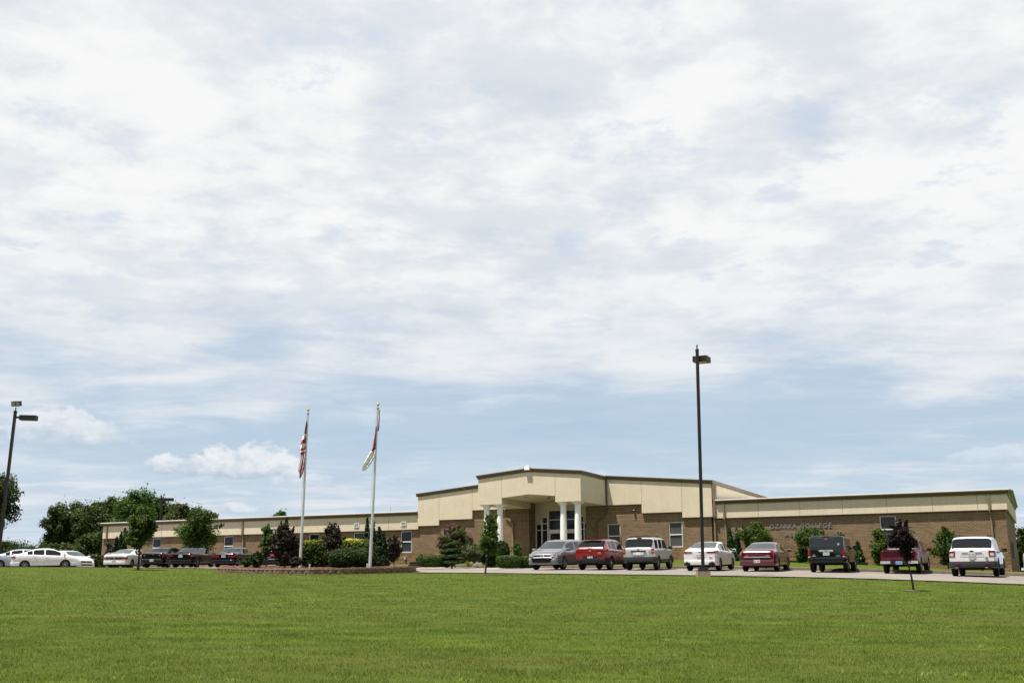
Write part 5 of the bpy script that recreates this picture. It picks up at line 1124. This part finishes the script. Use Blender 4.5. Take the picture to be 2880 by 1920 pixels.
def plant(name, cat, label, px, Y, ytop, wpx, m, n, leaf, shape='round', clear=.0, nb=16, trunk=.06, seed=1, lean=0., off=0., group=None, bark=None, shell=.5, limbs=True, up=.3, core=False, tint=.5, ybot=None, flat=1., elong=1.1, bias=None):
    x, y, z0 = place(px, Y, off)
    if ybot is not None: z0 = at(px, ybot, Y).z
    H = at(px+lean*20, ytop, Y).z-z0; R = wpx/2*Y/3177.
    r = random.Random(seed); t = empty(name, (x, y, z0), 0, label, cat, group)
    H0 = H*clear; B = crown_blobs(H0, H, R, nb, r, shape, flat); B = [(bx+lean*bz_/H, by, bz_, a, b, c) for bx, by, bz_, a, b, c in B]
    for k_ in range(4 if leaf < .15 else 0): B.append((lean*.9+R*r.uniform(-.22, .22), R*r.uniform(-.2, .2), H-(H-H0)*(.06+.06*k_), R*(.12+.06*k_), R*(.12+.06*k_), (H-H0)*.07))
    B.append((lean*.5, 0, (H0+H)/2, R*.62, R*.62*flat, (H-H0)*.36))
    for k_ in range(int(nb*.8) if leaf < .15 else 0):
        a_ = r.uniform(0, 2*PI); e_ = r.uniform(-.25, 1.25); ax = R*(.8 if shape != 'cone' else .45); hz = (H-H0)*.40; L_ = r.uniform(1.0, 1.30)
        for q_ in (.84, .93, 1.): B.append((lean*.6+math.cos(a_)*math.cos(e_)*ax*L_*q_, math.sin(a_)*math.cos(e_)*ax*L_*q_*flat, (H0+H)/2+math.sin(e_)*hz*L_*q_*1.05, R*.10*(1.25-q_)+.02, R*.10*(1.25-q_)+.02, R*.09))
    mb = MB(); top = (lean*.8, 0, H*.86)
    tr = [(0, 0, -.15), (lean*.15+trunk*.3, 0, H*.2), (lean*.45-trunk*.2, .02, H*.5), top]
    if trunk: mb.tube(tr, [trunk*1.15, trunk*.9, trunk*.6, trunk*.15], 9)
    tp = [Vector(p) for p in tr]
    if limbs and trunk:
        for b in B[:14]:
            f = min(.75, max(.18, (b[2]/H)*.62)); a = tp[1].lerp(tp[2], min(1, max(0, (f-.2)/.3))) if f > .2 else tp[0].lerp(tp[1], f/.2)
            e = Vector(b[:3]); mid = a.lerp(e, .5)+Vector((0, 0, -.04*H)); mb.tube([a, mid, e], [trunk*.4, trunk*.25, trunk*.08], 6)
    if trunk: mb.build('trunk', bark or M_BARK, t, True)
    foliage('foliage' if shape in ('cone', 'vase', 'bush') else 'crown', t, m, B, n, leaf, seed, shell, up, elong, bias, tint)
    return t, H, R
def dense_bush(name, cat, label, px, Y, ytop, wpx, m, seed, kind='ball', off=0., leaf=.045, dens=1., depth=None, group=None, bias=None, ybot=None, power=2.4):
    """clipped or naturally tight shrub: leaves over a lumpy surface, with a dark core of inner twigs"""
    x, y, z0 = place(px, Y, off)
    if ybot is not None: z0 = at(px, ybot, Y).z
    H = at(px, ytop, Y).z-z0; rx = wpx/2*Y/3177.; ry = depth/2 if depth else rx
    t = empty(name, (x, y, z0), 0 if kind == 'ball' else -ANG*.6, label, cat, group); r = np.random.default_rng(seed)
    area = 4*PI*((rx*H/2)**1.6/3+(ry*H/2)**1.6/3+(rx*ry)**1.6/3)**(1/1.6); n = int(min(30000, area/(leaf*leaf)*2.6*dens))
    d = r.normal(size=(n, 3)); d /= np.linalg.norm(d, axis=1, keepdims=True)
    p = power if kind == 'ball' else 6.; q = (np.abs(d)**p).sum(1, keepdims=True)**(1/p); S_ = d/q
    lump = 1+.05*np.sin(S_[:, :1]*7+seed)*np.sin(S_[:, 1:2]*6+seed*2)*np.sin(S_[:, 2:]*8)+.03*r.normal(size=(n, 1))
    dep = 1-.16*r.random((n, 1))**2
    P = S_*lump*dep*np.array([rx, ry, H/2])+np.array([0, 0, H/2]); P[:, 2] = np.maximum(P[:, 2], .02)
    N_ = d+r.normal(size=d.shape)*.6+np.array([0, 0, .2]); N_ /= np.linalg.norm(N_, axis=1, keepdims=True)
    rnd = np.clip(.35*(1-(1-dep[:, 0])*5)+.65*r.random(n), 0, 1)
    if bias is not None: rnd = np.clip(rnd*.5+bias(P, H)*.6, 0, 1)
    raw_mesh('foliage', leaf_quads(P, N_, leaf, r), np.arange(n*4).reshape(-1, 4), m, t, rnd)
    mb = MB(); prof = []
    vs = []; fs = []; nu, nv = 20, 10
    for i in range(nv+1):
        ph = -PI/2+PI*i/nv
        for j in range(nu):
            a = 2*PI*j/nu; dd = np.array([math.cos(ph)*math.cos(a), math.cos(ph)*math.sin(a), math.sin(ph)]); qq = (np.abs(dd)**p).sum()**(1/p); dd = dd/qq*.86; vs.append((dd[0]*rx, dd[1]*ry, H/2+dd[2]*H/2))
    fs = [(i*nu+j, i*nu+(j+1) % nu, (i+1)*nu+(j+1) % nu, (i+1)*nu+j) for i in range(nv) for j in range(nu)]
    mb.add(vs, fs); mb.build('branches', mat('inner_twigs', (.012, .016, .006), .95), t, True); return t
def spires(name, cat, label, px, Y, ytop, wpx, spec, m, seed, off=0., group=None, leaf=.06, ybot=None, dens=1.):
    """upright conifer of one or more pointed leaders: spec = [(dx fraction, height fraction, radius fraction)]"""
    x, y, z0 = place(px, Y, off)
    if ybot is not None: z0 = at(px, ybot, Y).z
    H = at(px, ytop, Y).z-z0; R = wpx/2*Y/3177.; t = empty(name, (x, y, z0), 0, label, cat, group); B = []; r = random.Random(seed)
    mb = MB()
    for dx, hf, rf in spec:
        h = H*hf; n = 14; mb.tube([(dx*R*.4, 0, -.1), (dx*R, 0, h*.5), (dx*R, 0, h*.92)], [.07, .05, .01], 7)
        for i in range(n):
            f = i/n; rr_ = R*rf*(1-f)**.8*(.92+.16*r.random())+.02; B.append((dx*R+(r.random()-.5)*.25*rr_, (r.random()-.5)*.4*rr_, h*(f+.5/n), rr_, rr_, h/n*1.05))
        B.append((dx*R, 0, h*.98, .045, .045, h*.05))
    mb.build('trunk', M_BARKD, t, True)
    n = int(4000*dens*len(spec)**.7*(H/3)**1.3); foliage('foliage', t, m, B, n, leaf, seed, .72, .9, 1.6, None, .25); return t

# distant wood beyond the left wing
FT = [(-30, 118, 1324, 168, 'leaf_oak', 'tree behind the left lamp post, cut by the left border', 0), (160, 172, 1393, 92, 'leaf_oak', 'leftmost tall dark tree of the wood beyond the left wing', 0), (212, 176, 1402, 80, 'leaf_oak', 'dark narrow tree second from the left in the wood', 0),
      (246, 170, 1388, 84, 'leaf_olive', 'dark olive tree third from the left in the wood', 0), (300, 174, 1390, 92, 'leaf_olive', 'olive tree just left of the bright green one in the wood', 0), (366, 158, 1377, 132, 'leaf_bright', 'broad bright green tree, the widest of the wood', 0),
      (272, 178, 1396, 70, 'leaf_oak', 'dark tree filling the gap left of the bright green one in the wood', 0), (335, 180, 1392, 80, 'leaf_oak', 'dark tree partly behind the left side of the bright green one', 0), (412, 180, 1386, 80, 'leaf_oak', 'dark tree showing at the right shoulder of the bright green one', 0), (478, 178, 1400, 70, 'leaf_oak', 'dark tree just behind the far lamp post head', 0), (528, 176, 1410, 66, 'leaf_olive', 'olive tree between two dark narrow ones, right of the far lamp post', 0),
      (448, 172, 1386, 78, 'leaf_oak', 'dark tree crossed by the far lamp post', 0), (500, 168, 1402, 86, 'leaf_olive', 'olive tree just right of the far lamp post', 0), (551, 168, 1408, 60, 'leaf_oak', 'narrow dark tree near the right end of the wood', 0), (588, 172, 1436, 44, 'leaf_olive', 'small low tree at the right end of the wood', 0)]
for i, (px, Y, yt, w, mm, lb, _) in enumerate(FT):
    plant('tree', 'tree', lb, px, Y, yt, w*(1.28 if i else .9), MATS[mm], 22000 if i else 11000, .175 if i else .13, 'round', .03 if i else .30, 34 if i else 38, .35, 20+i, 0, 0, 'trees of the wood beyond the left wing', M_BARKD, .45, True, .3, tint=.6)
for i, (px, Y, yt, w, lb) in enumerate([(60, 215, 1508, 130, 'low far tree under the sky at the far left'), (125, 200, 1500, 90, 'low dark tree in front of the leftmost tall tree'), (170, 150, 1530, 120, 'mid green bushy tree behind the broadside white sedan'), (250, 150, 1500, 110, 'dark understorey tree left of the building end'), (300, 140, 1470, 80, 'green understorey tree touching the building end'), (20, 190, 1515, 90, 'low far tree behind the left lamp post')]):
    plant('tree', 'tree', lb, px, Y, yt, w, L_OAK if i != 2 else L_OAK2, 11000, .17, 'round', .0, 18, .25, 60+i, 0, 0, 'trees of the wood beyond the left wing', M_BARKD, .4, tint=.6)
plant('tree', 'tree', 'tree whose top shows above the roof behind the striped flag', 786, 150, 1436, 74, L_BRI, 4500, .2, 'round', .3, 12, .25, 81, 0, 0, None, M_BARKD, .4)
plant('tree', 'tree', 'dark tree beyond the right end of the building', 2905, 92, 1478, 120, L_OAK, 9000, .12, 'round', .05, 22, .2, 82, 0, 0, None, M_BARKD, .4)
plant('tree', 'tree', 'low dark tree beside the wall at the right end', 2868, 88, 1520, 44, L_DARKB, 4000, .10, 'round', .0, 12, .1, 83, 0, 0, None, M_BARKD, .4)
# young trees on the lawn
plant('young_tree', 'tree', 'young full-crowned green tree on the lawn before the black cars', 388, 65, 1424, 94, L_YNG, 10500, .075, 'egg', .27, 30, .075, 101, 0., 0, None, M_BARKD, .35, bias=None)
plant('young_tree', 'tree', 'thin young tree with glossy leaves on the lawn before the porch', 1363, 50.5, 1443, 86, L_GLO, 5600, .05, 'cone', .23, 26, .045, 103, .42, 0, None, M_BARKD, .3)
plant('young_plum_tree', 'tree', 'small purple-leaved tree on a thin leaning trunk in the lawn', 2566, 38, 1459, 84, L_PLUM, 5600, .040, 'round', .42, 26, .035, 108, -.40, 0, None, M_BARKD, .3)
plant('tree', 'tree', 'wide open-branched green tree behind the black cars at the left wing', 556, 90, 1434, 158, L_YNG, 9000, .085, 'round', .10, 30, .10, 112, 0, 0, None, M_BARK, .25, flat=.7)
# by the left wing
spires('juniper', 'juniper', 'dark spired juniper at the left end of the building', 334, 98, 1488, 44, [(-.55, .78, .5), (0, .9, .55), (.45, 1., .5)], L_JUN, 121, leaf=.09)
plant('shrub', 'shrub', 'dark reddish shrub under the left end downspout', 304, 97, 1526, 36, L_PUR, 2600, .07, 'vase', .0, 12, .03, 122, limbs=False)
plant('shrub', 'shrub', 'spreading bronze-green shrub left of the white coupe', 268, 93, 1556, 54, L_OAK2, 3200, .08, 'round', .0, 12, .0, 123, limbs=False)
# flower bed and its surroundings
plant('shrub', 'shrub', 'large purple shrub beside the farther flagpole', 800, 61, 1469, 92, L_PUR, 9500, .06, 'egg', .02, 26, .05, 131, 0, .3, None, M_BARKD, .35)
plant('shrub', 'shrub', 'green shrub behind the large purple shrub', 748, 66, 1472, 52, L_YNG, 4500, .065, 'round', .1, 14, .04, 132, 0, .3, None, M_BARKD, .35)
spires('shrub', 'shrub', 'pointed green shrub tip rising behind the large purple shrub', 800, 67, 1458, 40, [(0, 1, .8)], L_OAK, 133, .3)
dense_bush('hedge', 'hedge', 'gold-tipped leafy hedge stretching between the two flagpoles', 942, 63, 1518, 216, L_GOLD, 134, 'box', .3, .07, 1.0, 1.3, None, lambda P, H: np.clip((P[:, 2]/H-.60)*2.2, 0, 1)*np.clip(.8+.5*np.sin(P[:, 0]*2.1), 0, 1.1)+.25*(np.sin(P[:, 0]*5)*np.sin(P[:, 2]*6) > .35))
plant('shrub', 'shrub', 'vase-shaped purple shrub standing in front of the gold-tipped hedge', 937, 60.5, 1469, 74, L_PUR, 7000, .055, 'vase', .06, 24, .04, 135, 0, .3, None, M_BARKD, .35)
dense_bush('shrub', 'shrub', 'rounded dark green bush, left one of the pair in the mulch', 963, 57.4, 1543, 76, L_DARKB, 136, off=.28, leaf=.04)
dense_bush('shrub', 'shrub', 'rounded dark green bush, right one of the pair under the flagpole', 1022, 58, 1541, 72, L_DARKB, 137, off=.28, leaf=.04)
plant('shrub', 'shrub', 'small twiggy brown-purple shrub at the front of the mulch', 829, 58.6, 1564, 40, L_PUR, 2600, .04, 'round', .0, 12, .0, 138, 0, .28, limbs=False)
plant('shrub', 'shrub', 'small dark green shrub in front of the minivan', 722, 60.5, 1549, 44, L_DARKB, 3600, .045, 'egg', .0, 12, .0, 139, 0, .28, limbs=False)
plant('shrub', 'shrub', 'low green shrub at the left end of the mulch', 694, 61.5, 1566, 26, L_BRI, 1800, .045, 'round', .0, 9, .0, 140, 0, .28, limbs=False)
for i, (px, Y, y0, y1) in enumerate([(870, 57.6, 1586, 1597), (1032, 56.6, 1584, 1599)]):
    b = at(px, y1, Y); h = at(px, y0, Y).z-b.z; t = MB(); t.tube([(0, 0, -.15), (.01, 0, h-.06), (.02, 0, h-.06), (.02, 0, h)], [.03, .03, .042, .042], 10)
    o = t.build('standpipe', mat('pvc_white', (.72, .72, .70), .4), None, True); o.location = b; tag(o, ['short white pipe sticking out of the mulch by the twiggy shrub', 'short white pipe sticking out of the mulch by the dark bush pair'][i], 'pipe', 'white pipes in the mulch')
spires('juniper', 'juniper', 'tall dark juniper with several spires right of the nearer flagpole', 1054, 74, 1460, 78, [(-.62, 1., .42), (-.2, .95, .42), (.25, .82, .5), (.6, .72, .45), (-.9, .6, .4)], L_JUN, 141, ybot=1588, dens=1.3)
plant('shrub', 'shrub', 'dark purple-brown shrub between the juniper and the left wing window', 1108, 74.5, 1504, 52, L_PUR, 5200, .06, 'vase', .0, 20, .03, 142, 0, 0, ybot=1587, limbs=False)
dense_bush('clipped_shrub', 'shrub', 'clipped green box-shaped shrub beside the spiral topiary', 1212, 70, 1562, 62, L_BOX, 143, 'box', leaf=.04, depth=1.3, ybot=1594)
plant('shrub', 'shrub', 'dark green shrub tucked behind the clipped box-shaped shrub', 1184, 72.5, 1559, 32, L_OAK, 2200, .05, 'egg', 0, 10, 0, 144, ybot=1588, limbs=False)
t, H, R = plant('flowering_shrub', 'shrub', 'tall green shrub dotted with magenta flowers', 1279, 74, 1474, 94, L_OAK2, 8500, .065, 'round', .08, 24, .04, 145, ybot=1590)
r_ = random.Random(9); fb_ = []
for i in range(46):
    a, b = r_.uniform(0, 2*PI), r_.uniform(-.3, 1); c = math.sqrt(max(0, 1-b*b)); fb_.append((R*1.06*c*math.cos(a), -abs(R*1.06*c*math.sin(a)), H*.55+H*.47*b, .05, .05, .07))
foliage('flowers', t, L_FLOW, fb_, 1100, .035, 5, .2)
# spiral topiary: one clipped ribbon winding up a stem
x, y, z0 = place(1271, 70.5); z0 = at(1271, 1594, 70.5).z; H = at(1271, 1511, 70.5).z-z0; t = empty('spiral_topiary', (x, y, z0), 0, 'dark green topiary clipped into a widening spiral', 'topiary'); BB = []; SB = []
for i in range(150):
    f = i/150; a = f*4.2*2*PI+2.2; rr_ = .78*(1-f)**.5+.14; zc = H*(.07+.87*f); BB.append((math.cos(a)*rr_*.62, math.sin(a)*rr_*.62, zc, rr_*.42+.05, rr_*.42+.05, H*.066)); SB.append(Vector((math.cos(a)*rr_*.55, math.sin(a)*rr_*.55, zc)))
foliage('foliage', t, L_DARKB, BB, 15000, .035, 77, .85, .9, 1.1, None, .1)
mb = MB(); mb.tube([(0, 0, -.1), (0, 0, H*.9)], [.06, .03], 7); mb.tube(SB, [.13*(1-i/150)+.04 for i in range(150)], 8); mb.build('branches', mat('inner_twigs'), t, True)
plant('shrub', 'shrub', 'loose grey-green shrub right of the spiral topiary', 1325, 71.5, 1522, 72, L_OLV, 6500, .05, 'round', 0, 18, .0, 146, ybot=1591, limbs=False)
plant('shrub', 'shrub', 'mid green shrub right behind the thin young tree', 1368, 73.0, 1518, 92, L_OAK, 9500, .055, 'round', 0, 18, .0, 147, ybot=1591, limbs=False)
dense_bush('shrub', 'shrub', 'dark rounded shrub left of the golden shrub', 1411, 73, 1521, 44, L_DARKB, 148, ybot=1592, leaf=.05)
dense_bush('clipped_shrub', 'shrub', 'low clipped green hedge left of the grey crossover', 1433, 68.6, 1562, 64, L_BOX, 149, 'box', leaf=.04, depth=1.4, ybot=1596)
dense_bush('clipped_shrub', 'shrub', 'short clipped hedge block right beside the grey crossover nose', 1478, 69.5, 1565, 36, L_BOX, 150, 'box', leaf=.04, depth=1.2, ybot=1596)
plant('shrub', 'shrub', 'light golden-green feathery shrub against the porch brick', 1455, 73.8, 1523, 36, L_LIME, 2600, .045, 'vase', .15, 14, .02, 151, ybot=1585)
x, y, _ = place(1318, 69.2); zt = at(1318, 1593, 69.2).z; t = empty('ornamental_grass', (x, y, zt), 0, 'small yellow-green grass tuft beside the rocks', 'grass tuft'); mb = MB(); r_ = random.Random(4)
for i in range(90):
    a = r_.uniform(0, 2*PI); h = r_.uniform(.18, .34); l = r_.uniform(.1, .35); mb.add([(math.cos(a)*.03-.008, math.sin(a)*.03, 0), (math.cos(a)*.03+.008, math.sin(a)*.03, 0), (math.cos(a)*l*.6+.006, math.sin(a)*l*.6, h), (math.cos(a)*l, math.sin(a)*l, h*.75)], [(0, 1, 2, 3)])
mb.build('blades', mat('yellow_grass', (.22, .24, .05), .7), t)
M_ROCK = mat('grey_brown_rock', (.15, .12, .10), .95, var=(.08, .065, .055), var_scale=7., bump=.8, bump_scale=14)
def rock(px, y, Y, w, h, seed, label):
    b = at(px, y, Y); r = np.random.default_rng(seed); bm = bmesh.new(); bmesh.ops.create_icosphere(bm, subdivisions=3, radius=1)
    for v in bm.verts: k = 1+.16*math.sin(v.co.x*3+seed)*math.cos(v.co.y*4)+.08*r.normal(); v.co = Vector((v.co.x*w/2*k, v.co.y*w*.3*k, max(-.2*h, v.co.z*h*k)))
    me = bpy.data.meshes.new('rock'); bm.to_mesh(me); bm.free(); me.materials.append(M_ROCK); o = bpy.data.objects.new('rock', me); COL.objects.link(o); o.location = b; tag(o, label, 'rock')
rock(1336, 1593, 69.0, .45, .16, 1, 'flat grey rock right of the grass tuft'); rock(1350, 1593, 69.1, .3, .11, 2, 'smaller grey rock right of the flat rock')
# stone edging pieces
def edging(px0, px1, Y, y1, h, label, n=4):
    a, b = at(px0, y1, Y), at(px1, y1, Y); t = MB(); L_ = (b-a).length; k = max(2, int(L_/.42))
    for row in range(2 if h > .2 else 1):
        for i in range(k):
            c = a.lerp(b, (i+.5+(.2 if row else 0))/k); t.obox((c.x-a.x, c.y-a.y, h/(2 if h > .2 else 1)*(row+.5)), (L_/k-.02, .26, h/(2 if h > .2 else 1)-.015), math.atan2(b.y-a.y, b.x-a.x)+random.uniform(-.05, .05))
    o = t.build('stone_edging', M_BLK, None); o.location = a; tag(o, label, 'edging')
edging(1148, 1183, 68.5, 1595, .34, 'two-course block edging before the clipped box-shaped shrub')
edging(2215, 2262, 74.2, 1581, .12, 'low line of edging stones at the foot of the wall under the lettering')
edging(2404, 2440, 72.0, 1589, .16, 'low line of edging stones under the single small conifer')
# right wing
spires('thuja', 'conifer', 'pair-topped dense green conifer at the right of the white compact sedan', 2067, 75.8, 1484, 46, [(-.42, 1., .62), (.42, .97, .62)], L_THU, 161, ybot=1572, dens=1.7, leaf=.05)
plant('shrub', 'shrub', 'tall leafy shrub above the maroon sedan', 2127, 75, 1466, 98, L_YNG, 8500, .065, 'round', .12, 26, .05, 162, ybot=1576)
plant('small_tree', 'tree', 'small leafy tree hiding part of the lettering', 2290, 73, 1484, 108, L_YNG, 7000, .065, 'round', .42, 24, .045, 163, ybot=1582)
plant('shrub', 'shrub', 'low leafy shrub at the stone base left of the black SUV', 2256, 73.3, 1541, 50, L_YNG, 3600, .06, 'round', 0, 14, .0, 164, ybot=1583, limbs=False)
plant('shrub', 'shrub', 'brownish sparse shrub showing above the black SUV roof', 2366, 73.2, 1494, 36, L_OLV, 2400, .05, 'round', .3, 12, .03, 165, ybot=1585)
spires('thuja', 'conifer', 'single small dense conifer between black SUV and pickup', 2417, 72.4, 1521, 40, [(0, 1., .95)], L_THU, 166, ybot=1586, dens=1.8, leaf=.05)
plant('shrub', 'shrub', 'leafy shrub left of the maroon pickup', 2484, 71.6, 1480, 76, L_YNG, 7000, .06, 'egg', .02, 22, .05, 167, ybot=1592)
plant('shrub', 'shrub', 'leafy shrub with upright shoots left of the white SUV', 2668, 69.6, 1480, 78, L_YNG, 7500, .06, 'egg', .02, 24, .05, 168, ybot=1602)
# bare rings in the lawn round the young trees
for (px, yb, Y, m_, lb) in ((1363, 1617, 50.5, M_SOIL, 'bare soil ring round the foot of the thin young tree'), (2566, 1663, 38, M_SOIL, 'bare soil ring round the foot of the small purple tree'), (391, 1602, 65, M_SOIL, 'dark soil ring round the foot of the full-crowned young tree')):
    P = at(px, yb, Y); mb = MB(); r_ = random.Random(px); c = (0, 0, 0); vs = [(0, 0, .06)]
    for k in range(26): a = 2*PI*k/26; q = .26*(1+.4*r_.random()); vs.append((q*math.cos(a), q*math.sin(a), G(P.x+q*math.cos(a), Y+q*math.sin(a))-G(P.x, Y)+.022))
    mb.add(vs, [(0, 1+k, 1+(k+1) % 26) for k in range(26)]); o = mb.build('soil_ring', m_, None, True); o.location = (P.x, Y, G(P.x, Y)); tag(o, kind='structure')

# unseen wood added behind the viewer to darken reflections in windows and paint
r_ = np.random.default_rng(5); BB = []
for i in range(120):
    a = math.radians(-118+236*i/119+r_.uniform(-1, 1))+PI; d = r_.uniform(62, 80); h = r_.uniform(9, 15); BB.append((math.sin(a)*d, math.cos(a)*d, -2+h*.5, 5.5, 5.5, h*.62))
o = foliage('unseen_wood', None, L_OAK, BB, 26000, .9, 9, .6); tag(o, 'unseen dark wood added behind the viewpoint for its reflections', 'wood', kind='stuff')
